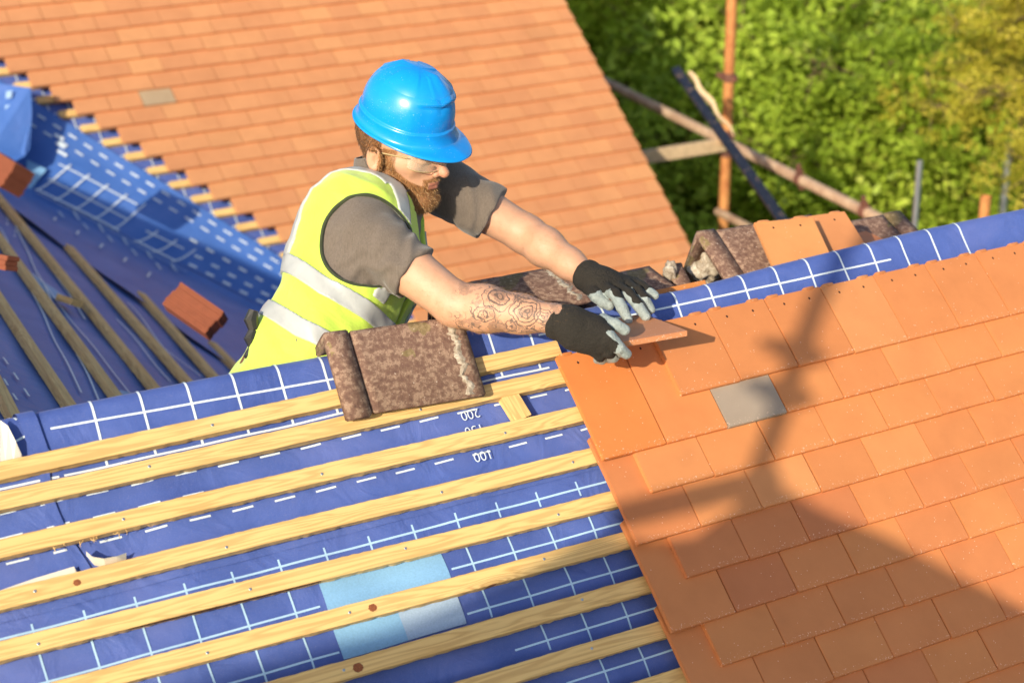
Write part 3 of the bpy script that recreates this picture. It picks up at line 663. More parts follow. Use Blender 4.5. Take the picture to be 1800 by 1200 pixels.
stack(at(-45, 300, 7.4), at(0, 330, 7.3)-at(-45, 300, 7.4), None, at(-20, 262, 7.4)-at(-45, 300, 7.4), .19, .12, .12, 8, 'red tile stack cut by the left edge below the membrane flap')
stack(at(-20, 470, 5.3), at(20, 478, 5.25)-at(-20, 470, 5.3), None, at(-18, 440, 5.3)-at(-20, 470, 5.3), .072, .05, .045, 3, 'small dark red tile stack on a batten at the left edge')
mb = MB(); q = [W(*p, .004) for p in ((392, 560), (420, 525), (455, 550), (450, 600), (395, 605))]; q2 = [a-nW*.003 for a in q]; mb.add(q+q2, [(0, 1, 2, 3, 4), (9, 8, 7, 6, 5)]+[(i, (i+1) % 5, 5+(i+1) % 5, 5+i) for i in range(5)])
o = mb.build('membrane_patch', M_PATCH, None); tag(o, 'pale blue membrane patch between the red tile stack and the worker', 'membrane')
mb = MB(); q = [F(*p, -.03) for p in ((47, 280), (82, 298), (48, 340))]; mb.add(q+[a-nF*.003 for a in q], [(0, 1, 2), (5, 4, 3), (0, 1, 4, 3), (1, 2, 5, 4), (2, 0, 3, 5)])
o = mb.build('membrane_patch', M_PATCH, None); tag(o, 'small pale blue triangular membrane patch at the head of the valley', 'membrane')

# ------------------------------------------------------------------ house walls below the near roof (seen only from the side)
mb = MB(); e = NP(0, 1.70, -.1)
mb.add([(-2.6, e[1]+.15, e[2]+.1), (3.15, e[1]+.15, e[2]+.1), (3.15, e[1]+.15, GZ), (-2.6, e[1]+.15, GZ)], [(0, 1, 2, 3)])
mb.add([(3.15, e[1]+.15, e[2]+.1), (3.15, .24, .05), (3.15, 1.0, -.6), (3.15, 1.0, GZ), (3.15, e[1]+.15, GZ)], [(0, 1, 2, 3, 4)])
mb.add([(-2.6, e[1]+.15, e[2]+.1), (-2.6, .24, .05), (-2.6, 1.0, -.6), (-2.6, 1.0, GZ), (-2.6, e[1]+.15, GZ)], [(4, 3, 2, 1, 0)])
hs = mb.build('house', M_BRICK, None); tag(hs, 'brick house walls carrying the near roof slope', 'house')

# ------------------------------------------------------------------ scaffold
def rust(name, c1, c2):
    m = MT(name); v = m.co('Object'); f = m.noise(v, 9, 6, .7); m.set('Base Color', m.ramp(f, [(.35, c1), (.6, c2)])); m.set('Roughness', .7); m.set('Metallic', .2); return m.m
M_RUST = rust('rusty_steel', (.40, .13, .04), (.62, .28, .09)); M_STEEL = rust('weathered_steel', (.42, .25, .16), (.62, .44, .29)); M_DARKR = rust('dark_rust', (.10, .04, .03), (.22, .09, .06))
SP = at(1279, 200, 10.3); SP = np.array([SP[0], SP[1], 0])
def coupler(par, c, ax=np.array([0, 0, 1.]), r=.024, mat=None):
    m_ = MB(); ax = unit(ax); m_.tube([c-ax*.028, c-ax*.022, c+ax*.022, c+ax*.028], [r+.006, r+.012, r+.012, r+.006], 14)
    s_ = unit(np.cross(ax, [1, .3, .2])); m_.obox(c+s_*(r+.022), s_*.016, np.cross(ax, s_)*.012, ax*.02); m_.tube([c+s_*(r+.01)-ax*.0, c+s_*(r+.062)], [.008, .008], 8); m_.tube([c+s_*(r+.05), c+s_*(r+.064)], [.014, .014], 6)
    m_.obox(c-s_*(r+.018), s_*.014, np.cross(ax, s_)*.012, ax*.018)
    o = m_.build('coupler', mat or M_DARKR, None, False, .001); child(o, par) if par.type == 'EMPTY' else setattr(o, 'parent', par); return o
def pole(label, a, b, mat=M_RUST, r=.0242, cat='scaffold pole', group=None, cps=()):
    root = empty('scaffold_pole', tuple(a)); tag(root, label, cat, group); a, b = np.array(a), np.array(b)
    m_ = MB(); m_.tube([a, b], [r, r], 20, 0, False); m_.tube([a, b], [r-.004, r-.004], 20, 0, False)
    d = unit(b-a); o = m_.build('tube', mat, None, True); child(o, root)
    for t in cps: coupler(root, a+(b-a)*t, d)
    return root
zt = at(1285, 130, 10.3)[2]; z2 = at(1275, 240, 10.3)[2]; z3 = at(1272, 275, 10.3)[2]; H0, H1 = GZ, 2.4
pole('upright orange rusty scaffold pole standing in front of the trees', (SP[0], SP[1], H0), (SP[0], SP[1], H1), M_RUST, .032, cps=[(z-H0)/(H1-H0) for z in (zt, z2, z3, .42)])
c = at(1280, 252, 10.2); yd = np.array([-.12, -1, .0])
pole('weathered diagonal looking scaffold rail running from the far roof verge past the upright pole', c-yd*4.2, c+yd*3.6, M_STEEL, .030, cps=(.64, .72))
pole('short brown scaffold tube low behind the ridge pile at the foot of the upright pole', at(1262, 372, 10.4), at(1345, 415, 9.8), M_STEEL)
m_ = MB(); a = at(1272, 254, 10.3); d = np.array([-1, .02, .0]); m_.obox(a+d*1.28, d*1.3, (0, .019, 0), (0, 0, .038)); o = m_.build('scaffold_rail', M_SCAFW, None, False, .004); tag(o, 'pale wooden rail butting into the upright pole from the far roof side', 'rail')
mb = MB(); a, b = at(1188, 122, 9.6), at(1402, 425, 8.4); d = unit(b-a); s_ = unit(np.cross(d, CZ)); q_ = np.cross(d, s_); mb.obox((a+b)/2, (b-a)/2, s_*.024, q_*.018)
M_BLK = (lambda m: (m.set('Base Color', m.ramp(m.noise(m.co('Object'), 22, 5, .8), [(.5, (.012, .016, .03)), (.60, (.02, .025, .04)), (.66, (.30, .18, .09))])), m.set('Roughness', .45), m.m)[2])(MT('black_plastic')); root = empty('plank', tuple(a)); tag(root, 'black coated plank leaning beside the upright scaffold pole with a pale broken end', 'plank')
child(mb.build('plank_body', M_BLK, None, False, .003), root); mb = MB(); e_ = a+d*.09-s_*.036*0
V_ = []; n = 12
for i in range(n+1):
    t = i/n; c_ = a+d*(.08+.62*t)+s_*(.050+.008*math.sin(i*1.3)) ; w_ = .010*math.sin(math.pi*min(1, t*1.1+.12))+.004; V_ += [c_-s_*w_-q_*.02, c_+s_*w_-q_*.02, c_+s_*w_+q_*.01, c_-s_*w_+q_*.01]
mb.add(V_, [(4*i+k, 4*i+(k+1) % 4, 4*i+4+(k+1) % 4, 4*i+4+k) for i in range(n) for k in range(4)]+[(3, 2, 1, 0), (4*n, 4*n+1, 4*n+2, 4*n+3)]); child(mb.build('broken_edge', simple('raw_wood', (.72, .52, .30), .8, 60, .3), None), root)
pt = at(1733, 345, 7.6); pole('short orange scaffold pole top rising just above the ridge roll at the right', (pt[0], pt[1], GZ), tuple(pt), M_RUST)
pt = at(1617, 283, 9.0); pole('thin grey galvanised post among the trees right of the pile', (pt[0], pt[1], GZ), tuple(pt), MGALV, .017, 'post')
pt = at(1776, 234, 11.6); pole('thick pale grey post among the trees near the right edge', (pt[0], pt[1], GZ), tuple(pt), MGALV, .026, 'post')
# scaffold on the sunny side, behind the camera, whose shadow falls on the new tiles, and an added shadow caster
def toS(p, dist): return np.array(p)+SUN*dist
q0 = toS(N(1450, 500), 4.7); yS = q0[1]
def onY(p): t = (yS-p[1])/SUN[1]; return np.array(p)+SUN*t
pS = onY(N(1410, 600)); pole('sunlit side scaffold upright whose long shadow crosses the near tiles', (pS[0], yS, GZ), (pS[0], yS, pS[2]+1.2), M_RUST, .0242, cps=((pS[2]-.03-GZ)/(pS[2]+1.2-GZ), (pS[2]-.14-GZ)/(pS[2]+1.2-GZ)))
pa, pb = onY(N(1090, 905)), onY(N(1340, 845)); pole('sunlit side scaffold ledger shading the left edge of the near tiles', pa-(pb-pa)*.1, pb+(pb-pa)*.05, M_RUST, .03)
pts = [onY(N(*p)) for p in ((1040, 945), (1160, 955), (1235, 950), (1262, 925), (1330, 880), (1365, 850), (1420, 885), (1560, 945), (1700, 1020), (1880, 1110), (2100, 1500), (1200, 1900), (-300, 1800), (-300, 1330), (300, 1215), (700, 1105), (900, 1020))]  # added occluder, its outline traced back sunwards from the broad tile shadow
mb = MB(); n = len(pts); k = np.array([0, .02, 0]); mb.add([p-k for p in pts]+[p+k for p in pts], [tuple(range(n)), tuple(n+i for i in range(n))[::-1]]+[(i, (i+1) % n, n+(i+1) % n, n+i) for i in range(n)])
o = mb.build('shadow_sheet', simple('sheet_green', (.1, .2, .12), .8), None); tag(o, 'unseen added sheet cut to cast the broad shadow over the lower near tiles', 'sheet')

# ------------------------------------------------------------------ ground, trees
def ground_mat():
    m = MT('grass'); v = m.co('Object'); m.set('Base Color', m.ramp(m.noise(v, 1.3, 6, .7), [(.35, (.02, .045, .008)), (.6, (.05, .09, .015)), (.75, (.10, .09, .03))])); m.set('Roughness', .95); return m.m
mb = MB(); mb.add([(-400, -400, GZ), (400, -400, GZ), (400, 400, GZ), (-400, 400, GZ)], [(0, 1, 2, 3)]); g = mb.build('ground', ground_mat(), None); g['kind'] = 'structure'
def leaf_mat(name, stops, tr=.35):
    m = MT(name); a = m.attr('hue'); c = m.ramp(a.outputs['Fac'], stops); m.set('Base Color', c); m.set('Roughness', .55); m.set('Specular IOR Level', .3)
    t = m.n('BsdfTranslucent'); m.l(m.mix(.4, c, (.5, .6, .05)), t.inputs['Color']); mx = m.n('MixShader'); mx.inputs[0].default_value = tr; m.l(m.b.outputs[0], mx.inputs[1]); m.l(t.outputs[0], mx.inputs[2]); m.l(mx.outputs[0], m.t.nodes['Material Output'].inputs[0]); return m.m
M_LEAF = leaf_mat('leaf', [(0, (.19, .27, .03)), (.4, (.33, .46, .04)), (.75, (.48, .60, .07)), (1, (.56, .62, .10))])
M_LEAFY = leaf_mat('leaf_gold', [(0, (.30, .32, .02)), (.5, (.58, .50, .05)), (1, (.75, .60, .12))])
M_TRUNK = simple('trunk_bark', (.16, .10, .06), .95, 12, .4, .8, .01)
def tree_meshes(seed, nl=60000, ls=.054):
    r = np.random.default_rng(seed); tips = []; m_ = MB()
    m_.tube([(0, 0, 0), (.05, .03, 1.2), (-.04, .05, 2.6), (.02, -.03, 3.8)], [.17, .14, .10, .04], 10)
    for i in range(46):
        t = .25+.75*(i/45); z0 = 3.8*t; an = i*2.399+r.normal()*.3; Lb = (2.1*(1-t)**.7+.35)*r.uniform(.75, 1.2)
        p = np.array([0, 0, z0]); d = np.array([math.cos(an), math.sin(an), .25+.2*r.normal()]); pts = [p]
        for k in range(5): d = unit(d+r.normal(size=3)*.16+np.array([0, 0, -.06])); pts.append(pts[-1]+d*Lb/5); tips.append((pts[-1].copy(), d.copy(), .5+.1*k))
        m_.tube(pts, [.035, .028, .02, .014, .01, .004], 5)
        for k in range(2, 6):
            for q in range(3):
                dd = unit(d+r.normal(size=3)*.8); e = pts[k]+dd*.35*r.uniform(.5, 1.3); m_.tube([pts[k], e], [.009, .003], 4); tips.append((e, dd, 1))
    tips_p = np.array([t[0] for t in tips]); tips_d = np.array([t[1] for t in tips])
    # sprays: clumps around tips, leaves gathered on flat fans
    nc = 1500; ci = r.integers(0, len(tips), nc); cpos = tips_p[ci]+r.normal(size=(nc, 3))*np.array([.22, .22, .12]); cn = r.normal(size=(nc, 3))*.45+np.array([0, 0, 1]); cn /= np.linalg.norm(cn, axis=1)[:, None]; chue = np.clip(r.normal(.5, .2, nc), 0, 1)
    li = r.integers(0, nc, nl); rad = r.uniform(0, 1, nl)**.6*.20; a0 = r.uniform(0, 2*np.pi, nl); nrm = cn[li]
    t1 = np.cross(nrm, [.3, .9, .1]); t1 /= np.linalg.norm(t1, axis=1)[:, None]; t2 = np.cross(nrm, t1)
    c = cpos[li]+t1*(rad*np.cos(a0))[:, None]+t2*(rad*np.sin(a0))[:, None]+nrm*(r.normal(size=nl)*.025-rad*.25)[:, None]
    ln = t1*np.cos(a0)[:, None]+t2*np.sin(a0)[:, None]; ln = ln+r.normal(size=(nl, 3))*.35; ln /= np.linalg.norm(ln, axis=1)[:, None]; sn = np.cross(nrm+r.normal(size=(nl, 3))*.35, ln); sn /= np.linalg.norm(sn, axis=1)[:, None]
    s = ls*r.uniform(.6, 1.3, nl)[:, None]; V = np.stack([c-ln*s*.5, c+sn*s*.32, c+ln*s*.7, c-sn*s*.32], 1).reshape(-1, 3); hue = np.repeat(np.clip(chue[li]+r.normal(size=nl)*.12, 0, 1), 4)
    me = bpy.data.meshes.new('crown'); me.vertices.add(len(V)); me.vertices.foreach_set('co', V.ravel().astype(np.float32)); me.loops.add(len(V)); me.loops.foreach_set('vertex_index', np.arange(len(V), dtype=np.int32)); me.polygons.add(nl); me.polygons.foreach_set('loop_start', np.arange(0, 4*nl, 4, dtype=np.int32)); me.polygons.foreach_set('loop_total', np.full(nl, 4, np.int32))
    a_ = me.attributes.new('hue', 'FLOAT', 'POINT'); a_.data.foreach_set('value', hue.astype(np.float32)); me.update(); me.validate()
    tm = bpy.data.meshes.new('trunk'); tm.from_pydata([tuple(v) for v in m_.v], [], m_.f); tm.materials.append(M_TRUNK); return me, tm
tv = [tree_meshes(s) for s in (1, 2, 3)]
for me, tm in tv: me.materials.append(M_LEAF)
gold = tv[0][0].copy(); gold.materials.clear(); gold.materials.append(M_LEAFY)
TREES = [((1070, 210), 17, 1.3, 1, 'green tree showing in the angle under the roof verge and rail'), ((1150, 420), 15, 1.1, 0, 'low tree beside the bottom of the far roof verge'), ((1100, 60), 15, 1.35, 0, 'green tree against the top of the far roof verge'), ((1180, 330), 12.5, 1.0, 1, 'low green tree below the wooden rail beside the verge'), ((1330, 120), 14, 1.3, 2, 'green tree behind the top of the upright scaffold pole'),
 ((1440, 330), 12, 1.1, 0, 'green tree behind the scaffold rail above the ridge pile'), ((1500, 90), 16, 1.4, 1, 'broad bright green tree in the upper middle of the wood'), ((1610, 240), 13.5, 1.2, 2, 'bright green tree behind the thin grey post'),
 ((1740, 330), 12.5, 1.15, 1, 'green tree behind the short orange pole top'), ((1660, 30), 18, 1.5, 0, 'dark green tree at the top right beside the golden one'), ((1000, -60), 17, 1.4, 2, 'green tree hidden mostly behind the far roof top'), ((1250, -40), 19, 1.6, 1, 'tall green tree at the top edge near the pole'), ((1420, -60), 21, 1.6, 0, 'tree at the top edge between pole and right corner'),
 ((1550, 400), 11, .9, 0, 'low green tree just above the rounded ridge tile'), ((1300, 400), 11.5, .9, 2, 'low tree at the foot of the upright pole'), ((1840, 150), 17, 1.4, 2, 'green tree cut by the right edge of the photo'), ((1870, 380), 13, 1.1, 0, 'low green tree at the right edge above the ridge'), ((1600, -80), 25, 1.8, 1, 'distant tree at the top edge right of centre')]
for i, (px, Z, s, k, lab) in enumerate([(q[0], q[1]+(2.2 if q[1] < 14.5 else 0), q[2]*(1.15 if q[1] < 14.5 else 1), q[3], q[4]) for q in TREES]+[((1850, 40), 11.5, .44, 0, 'golden yellow leaved tree in the top right corner')]):
    c = at(*px, Z); root = empty('tree' if k < 9 else 'tree', (c[0], c[1], c[2]-2.6*s)); root.scale = (s, s, s); root.rotation_euler[2] = i*1.7
    tag(root, lab, 'tree', 'trees behind the houses'); gd = lab.startswith('golden')
    o = bpy.data.objects.new('crown', gold if gd else tv[k][0]); COL.objects.link(o); o.parent = root
    o = bpy.data.objects.new('trunk', tv[k][1]); COL.objects.link(o); o.parent = root
    ext = (root.location.z-GZ)
    if ext > 0: m_ = MB(); m_.tube([(0, 0, -ext/s), (0.02, .02, .02)], [.24, .17], 10); o2 = m_.build('lower_trunk', M_TRUNK, root, True); o2.matrix_parent_inverse = Matrix.Identity(4)
mb = MB(); r = np.random.default_rng(2); nb2 = 26000
P_ = np.stack([r.uniform(2, 26, nb2), r.uniform(3, 34, nb2), GZ+.2+r.uniform(0, 1, nb2)**2*1.6], 1); D_ = r.normal(size=(nb2, 3)); D_ /= np.linalg.norm(D_, axis=1)[:, None]; E_ = np.cross(D_, r.normal(size=(nb2, 3))); E_ /= np.linalg.norm(E_, axis=1)[:, None]
s = r.uniform(.06, .16, nb2)[:, None]; V = np.stack([P_-D_*s, P_+E_*s*.6, P_+D_*s, P_-E_*s*.6], 1).reshape(-1, 3); me = bpy.data.meshes.new('undergrowth'); me.from_pydata([tuple(v) for v in V.tolist()], [], [(4*i, 4*i+1, 4*i+2, 4*i+3) for i in range(nb2)])
a_ = me.attributes.new('hue', 'FLOAT', 'POINT'); a_.data.foreach_set('value', np.repeat(r.uniform(0, .6, nb2), 4).astype(np.float32)); o = link('undergrowth', me, M_LEAF); tag(o, 'low green undergrowth covering the ground between the trees', 'undergrowth', kind='stuff')

#PSTART
# ------------------------------------------------------------------ the worker, grown from distance fields
def sub_ell(P, c, R3, rad):
    q = (P-c) @ R3.T; k0 = np.linalg.norm(q/rad, axis=1); k1 = np.linalg.norm(q/(np.array(rad)**2), axis=1)+1e-9; return k0*(k0-1)/k1
def cone(P, a, b, ra, rb):
    a, b = np.array(a), np.array(b); d = b-a; t = np.clip(((P-a) @ d)/(d @ d), 0, 1); return np.linalg.norm(P-a-t[:, None]*d, axis=1)-(ra+(rb-ra)*t)
def smin(a, b, k): h = np.clip(.5+.5*(b-a)/k, 0, 1); return b+(a-b)*h-k*h*(1-h)
def smax(a, b, k): return -smin(-a, -b, k)
def chain(P, pts, rad, k=.004):
    d = cone(P, pts[0], pts[1], rad[0], rad[1])
    for i in range(1, len(pts)-1): d = smin(d, cone(P, pts[i], pts[i+1], rad[i], rad[i+1]), k)
    return d
def snets(f, lo, hi, h, k=4, lip=1.0):
    lo = np.array(lo, float); nb_ = np.ceil((np.array(hi)-lo)/h/k).astype(int)+1; n = nb_*k
    g = [lo[i]+(np.arange(nb_[i])+.5)*k*h for i in range(3)]; Cc = np.stack(np.meshgrid(*g, indexing='ij'), -1).reshape(-1, 3)
    dc = np.concatenate([f(c) for c in np.array_split(Cc, max(1, len(Cc)//200000))]).reshape(nb_)
    D = np.repeat(np.repeat(np.repeat(dc, k, 0), k, 1), k, 2).astype(np.float32); D = np.pad(D, ((0, 1),)*3, mode='edge')
    act = np.argwhere(np.abs(dc) < k*h*.87*lip+h*2)
    o_ = np.stack(np.meshgrid(*[np.arange(k+1)]*3, indexing='ij'), -1).reshape(-1, 3); ids = (act[:, None, :]*k+o_[None]).reshape(-1, 3)
    flat = np.unique(np.ravel_multi_index(ids.T, D.shape)); ids = np.stack(np.unravel_index(flat, D.shape), 1)
    vals = np.concatenate([f(lo+c*h) for c in np.array_split(ids, max(1, len(ids)//200000))]); D.ravel()[flat] = vals
    S = D < 0; c = [S[a:S.shape[0]-1+a, b:S.shape[1]-1+b, d:S.shape[2]-1+d] for a in (0, 1) for b in (0, 1) for d in (0, 1)]
    sm = sum(x.astype(np.int8) for x in c); cells = np.argwhere((sm > 0) & (sm < 8)); idx = -np.ones(sm.shape, np.int64); idx[tuple(cells.T)] = np.arange(len(cells))
    acc = np.zeros((len(cells), 3)); cnt = np.zeros(len(cells)); cor = [(a, b, d) for a in (0, 1) for b in (0, 1) for d in (0, 1)]
    val = {q: D[tuple((cells+np.array(q)).T)] for q in cor}
    for q in cor:
        for ax in range(3):
            if q[ax] == 0:
                q2 = list(q); q2[ax] = 1; q2 = tuple(q2); a, b = val[q], val[q2]; m = (a < 0) != (b < 0); t = np.where(m, a/(a-b+1e-12), 0)
                p = np.array(q, float)+np.zeros((len(cells), 3)); p[:, ax] += t; acc += p*m[:, None]; cnt += m
    V = lo+(cells+acc/np.maximum(cnt, 1)[:, None])*h; Q = []
    for ax in range(3):
        a_, b_ = [(1, 2), (2, 0), (0, 1)][ax]; s1 = [slice(0, x) for x in sm.shape]; A0 = S[:-1, :-1, :-1] if 0 else None
        sh = [slice(None)]*3; sh[ax] = slice(0, -1); sh2 = [slice(None)]*3; sh2[ax] = slice(1, None); E1, E2 = S[tuple(sh)], S[tuple(sh2)]
        ed = np.argwhere(E1 != E2); ed = ed[(ed[:, a_] > 0) & (ed[:, b_] > 0) & (ed[:, a_] < sm.shape[a_]) & (ed[:, b_] < sm.shape[b_])]
        ins = E1[tuple(ed.T)]; u = np.zeros(3, int); u[a_] = 1; v = np.zeros(3, int); v[b_] = 1
        q = np.stack([idx[tuple((ed-u-v).T)], idx[tuple((ed-v).T)], idx[tuple(ed.T)], idx[tuple((ed-u).T)]], 1); q[~ins] = q[~ins][:, ::-1]; Q.append(q)
    Q = np.concatenate(Q); Q = Q[(Q >= 0).all(1)]
    # pull the points onto the surface
    for _ in range(2):
        e = h*.4; g0 = f(V); gr = np.stack([f(V+np.eye(3)[i]*e)-g0 for i in range(3)], 1)/e; L2 = (gr**2).sum(1)+1e-6; st = np.clip(g0/L2, -.5*h, .5*h); V = V-gr*st[:, None]*.8
    return V, Q
def fastmesh(name, V, Q, mats, parent=None, attrs=None):
    me = bpy.data.meshes.new(name); me.vertices.add(len(V)); me.vertices.foreach_set('co', np.asarray(V, np.float32).ravel()); k = Q.shape[1]
    me.loops.add(Q.size); me.loops.foreach_set('vertex_index', Q.ravel().astype(np.int32)); me.polygons.add(len(Q)); me.polygons.foreach_set('loop_start', np.arange(0, Q.size, k, dtype=np.int32)); me.polygons.foreach_set('loop_total', np.full(len(Q), k, np.int32))
    me.polygons.foreach_set('use_smooth', np.ones(len(Q), bool))
    for n_, a in (attrs or {}).items(): x = me.attributes.new(n_, 'FLOAT', 'POINT'); x.data.foreach_set('value', np.asarray(a, np.float32))
    me.update(); me.validate(); o = link(name, me, mats, parent)
    if parent: o.matrix_parent_inverse = Matrix.Identity(4)
    return o

# frame of the trunk
PEL = at(545, 665, 3.98); SR = at(637, 410, 3.93); SL = at(772, 322, 4.22); SM = (SR+SL)/2
sp = unit(SM-PEL); la = unit(SR-SL); la = unit(la-sp*(la @ sp)); fw = np.cross(la, sp); fw = fw if fw @ CX > 0 else -fw
LT = (SM-PEL) @ sp
Rt = np.stack([la, fw, sp])
def tl(P): return (P-PEL) @ Rt.T
def tw(l, f_, s): return PEL+la*l+fw*f_+sp*s
def torso(P, off=0., ws=1.):
    q = tl(P); s = q[:, 2]; S_ = np.array([-.25, -.05, .08, .18, .28, .36, .43, .49, .55, .60])/.52*LT
    w_ = np.interp(s, S_, [.165, .172, .166, .160, .168, .178, .180, .160, .095, .045])*ws+off; d_ = np.interp(s, S_, [.125, .130, .128, .124, .128, .134, .126, .098, .066, .040])*ws+off
    fo = np.interp(s, S_, [.0, 0, -.005, -.015, -.028, -.036, -.042, -.048, -.045, -.04])
    a, b = q[:, 0]/w_, (q[:, 1]-fo)/d_; r = (np.abs(a)**2.3+np.abs(b)**2.3)**(1/2.3); d = (r-1)*np.minimum(w_, d_)*.9
    return smax(d, s-(LT*1.06+off), .04)
ER = at(800, 535, 3.86); WR = at(980, 561, 3.80); EL = at(925, 412, 4.22); WL = at(1034, 486, 4.09)
ET = at(786, 548, 3.87)
def armR(P, o=0.):
    F1 = ER+(WR-ER)*.28
    return smin(chain(P, [SR, SR+(ER-SR)*.45, ER], [.060+o, .055+o, .047+o], .02), chain(P, [ER, F1, ER+(WR-ER)*.65, WR, WR+(WR-ER)*.12], [.045+o, .050+o, .040+o, .029+o, .026+o], .02), .02)
def armL(P, o=0.):
    return smin(chain(P, [SL, SL+(EL-SL)*.45, EL], [.058+o, .053+o, .045+o], .02), chain(P, [EL, EL+(WL-EL)*.3, EL+(WL-EL)*.7, WL, WL+(WL-EL)*.1], [.044+o, .045+o, .035+o, .028+o, .026+o], .02), .02)
# frame of the head
HC = at(701, 262, 4.05); fh = unit(CX*.86+CY*.32-CZ*.39); rr = unit(CX*-.45+CY*.40-CZ*.80); rr = unit(rr-fh*(rr @ fh)); uh = np.cross(rr, fh); uh = uh if uh @ CY < 0 else -uh
HS = 1.04; Rh = np.stack([fh, -rr, uh])      # local x forward, y to his left, z up
def hl(P): return ((P-HC) @ Rh.T)/HS
def hw(p): return HC+(np.atleast_2d(np.array(p, float))*HS) @ Rh
I3 = np.eye(3)
def headf(P):
    q = hl(P); y = np.abs(q[:, 1]); qs = np.stack([q[:, 0], y, q[:, 2]], 1)
    d = sub_ell(q, np.array([-.005, 0, .045]), I3, (.098, .078, .095)); d = smin(d, sub_ell(q, np.array([.030, 0, -.035]), I3, (.066, .062, .078)), .03)
    d = smin(d, cone(qs, (.005, .052, -.045), (.072, .020, -.098), .020, .020), .022); d = smin(d, cone(q, (.080, -.008, -.098), (.080, .008, -.098), .021, .021), .02)
    d = smin(d, cone(qs, (.062, .045, -.005), (.030, .064, .0), .018, .012), .02); d = smin(d, cone(qs, (.086, .010, .032), (.072, .042, .030), .013, .012), .012)
    d = smax(d, -(np.linalg.norm(qs-[.104, .031, .014], axis=1)-.0165), .014); d = smin(d, np.linalg.norm(qs-[.080, .031, .012], axis=1)-.0145, .004)
    d = smin(d, cone(qs, (.088, .031, .019), (.084, .044, .017), .006, .004), .004)
    d = smin(d, chain(q, [(.090, 0, .022), (.106, 0, .0), (.120, 0, -.020)], [.008, .0085, .0115], .01), .010); d = smin(d, np.linalg.norm(qs-[.106, .0125, -.023], axis=1)-.0085, .006)
    d = smax(d, -(np.linalg.norm(qs-[.113, .0075, -.033], axis=1)-.0035), .003)
    d = smin(d, sub_ell(q, np.array([.082, 0, -.050]), I3, (.022, .030, .022)), .012)
    d = smin(d, cone(qs, (.1005, 0, -.0475), (.092, .020, -.0525), .0050, .0028), .004); d = smin(d, cone(qs, (.1000, 0, -.0590), (.092, .018, -.0555), .0056, .003), .004)
    d = smax(d, -cone(qs, (.107, 0, -.0530), (.096, .021, -.0540), .0012, .001), .002)
    # ears
    e = sub_ell(qs, np.array([-.008, .083, .0]), np.array([[.97, -.2, .1], [.2, .97, 0], [-.1, 0, 1.]]), (.019, .008, .032)); rim = np.abs(np.linalg.norm((qs-[-.006, .088, .004])*[1, 0, .68], axis=1)-.0155)
    rim = np.sqrt(rim**2+(qs[:, 1]-.0885)**2)-.0036; e = smin(e, rim, .003); e = smax(e, -sub_ell(qs, np.array([.0, .0925, .003]), I3, (.0085, .007, .014)), .003); e = smin(e, np.linalg.norm(qs-[.007, .0850, -.002], axis=1)-.0045, .003)
    d = smin(d, e, .004); return d*HS
NK = SM+sp*.030-fw*.045
def bodyf(P):
    d = headf(P); nb0 = hw((-.028, 0, -.045))[0]; d = smin(d, cone(P, nb0, NK, .054, .062), .018); d = smin(d, torso(P, -.016), .03)
    d = smin(d, armR(P), .02); d = smin(d, armL(P), .02); return d
pts_ = np.array([PEL, SR, SL, ER, WR, EL, WL, HC, HC+uh*.2]); lo, hi = pts_.min(0)-.24, pts_.max(0)+.18
V, Q = snets(bodyf, lo, hi, .0034)
person = None
q = hl(V); y = np.abs(q[:, 1]); x, z = q[:, 0], q[:, 2]
def beard_region(q):
    x, y, z = q[:, 0], np.abs(q[:, 1]), q[:, 2]
    line = np.interp(x, [-.02, .012, .03, .045, .062, .085, .12], [-.03, .004, -.010, -.022, -.036, -.050, -.055])
    b = line - z; b = np.maximum(b, np.minimum(.018-np.abs(x-.022), .032-z))   # sideburn
    mo = np.minimum.reduce([x-.080, -.034-z, z+.100, .034-y]); b = np.maximum(b, mo); b = np.minimum(b, x-.002); b = np.minimum(b, z+.135)
    lips = np.minimum.reduce([x-.085, .0082-np.abs(z+.0535), .023-y]); b = np.where(lips > -.001, -lips-.002, b)
    cl = np.maximum.reduce([np.abs(z+.068)-.004, np.abs(y)-.006]); return b
br = beard_region(q); near = np.linalg.norm(V-HC, axis=1) < .25; br = np.where(near, br, -1)
lip = np.where(near, np.minimum.reduce([x-.090, .0090-np.abs(z+.0535), .0225-y]), -1)
red = np.where(near, np.exp(-((x-.117)**2+y**2+(z+.02)**2)/.0004)+.7*np.exp(-((x-.0)**2+(y-.085)**2+(z-.004)**2)/.0003), 0)
dA = ER-0; ta = ((V-ER) @ unit(WR-ER)); inr = (armR(V, .012) < 0) & (ta > -.02)
tat = np.where(inr, np.clip((ta-.0)/.02, 0, 1)*np.clip((.26-ta)/.02, 0, 1), 0)
M_SK = MT('skin'); m = M_SK; v = m.co('Object'); f1 = m.noise(v, 35, 4); c = m.mix(f1, (.55, .285, .17), (.71, .42, .275)); c = m.mix(m.math('MULTIPLY', m.noise(v, 300, 3), .35), c, (.54, .25, .15)); c = m.mix(m.math('MULTIPLY', m.attr('red').outputs['Fac'], .5), c, (.60, .17, .10))
fr = m.noise(v, 160, 2); c = m.mix(m.math('MULTIPLY', m.math('GREATER_THAN', fr, .68), .25), c, (.42, .19, .09))
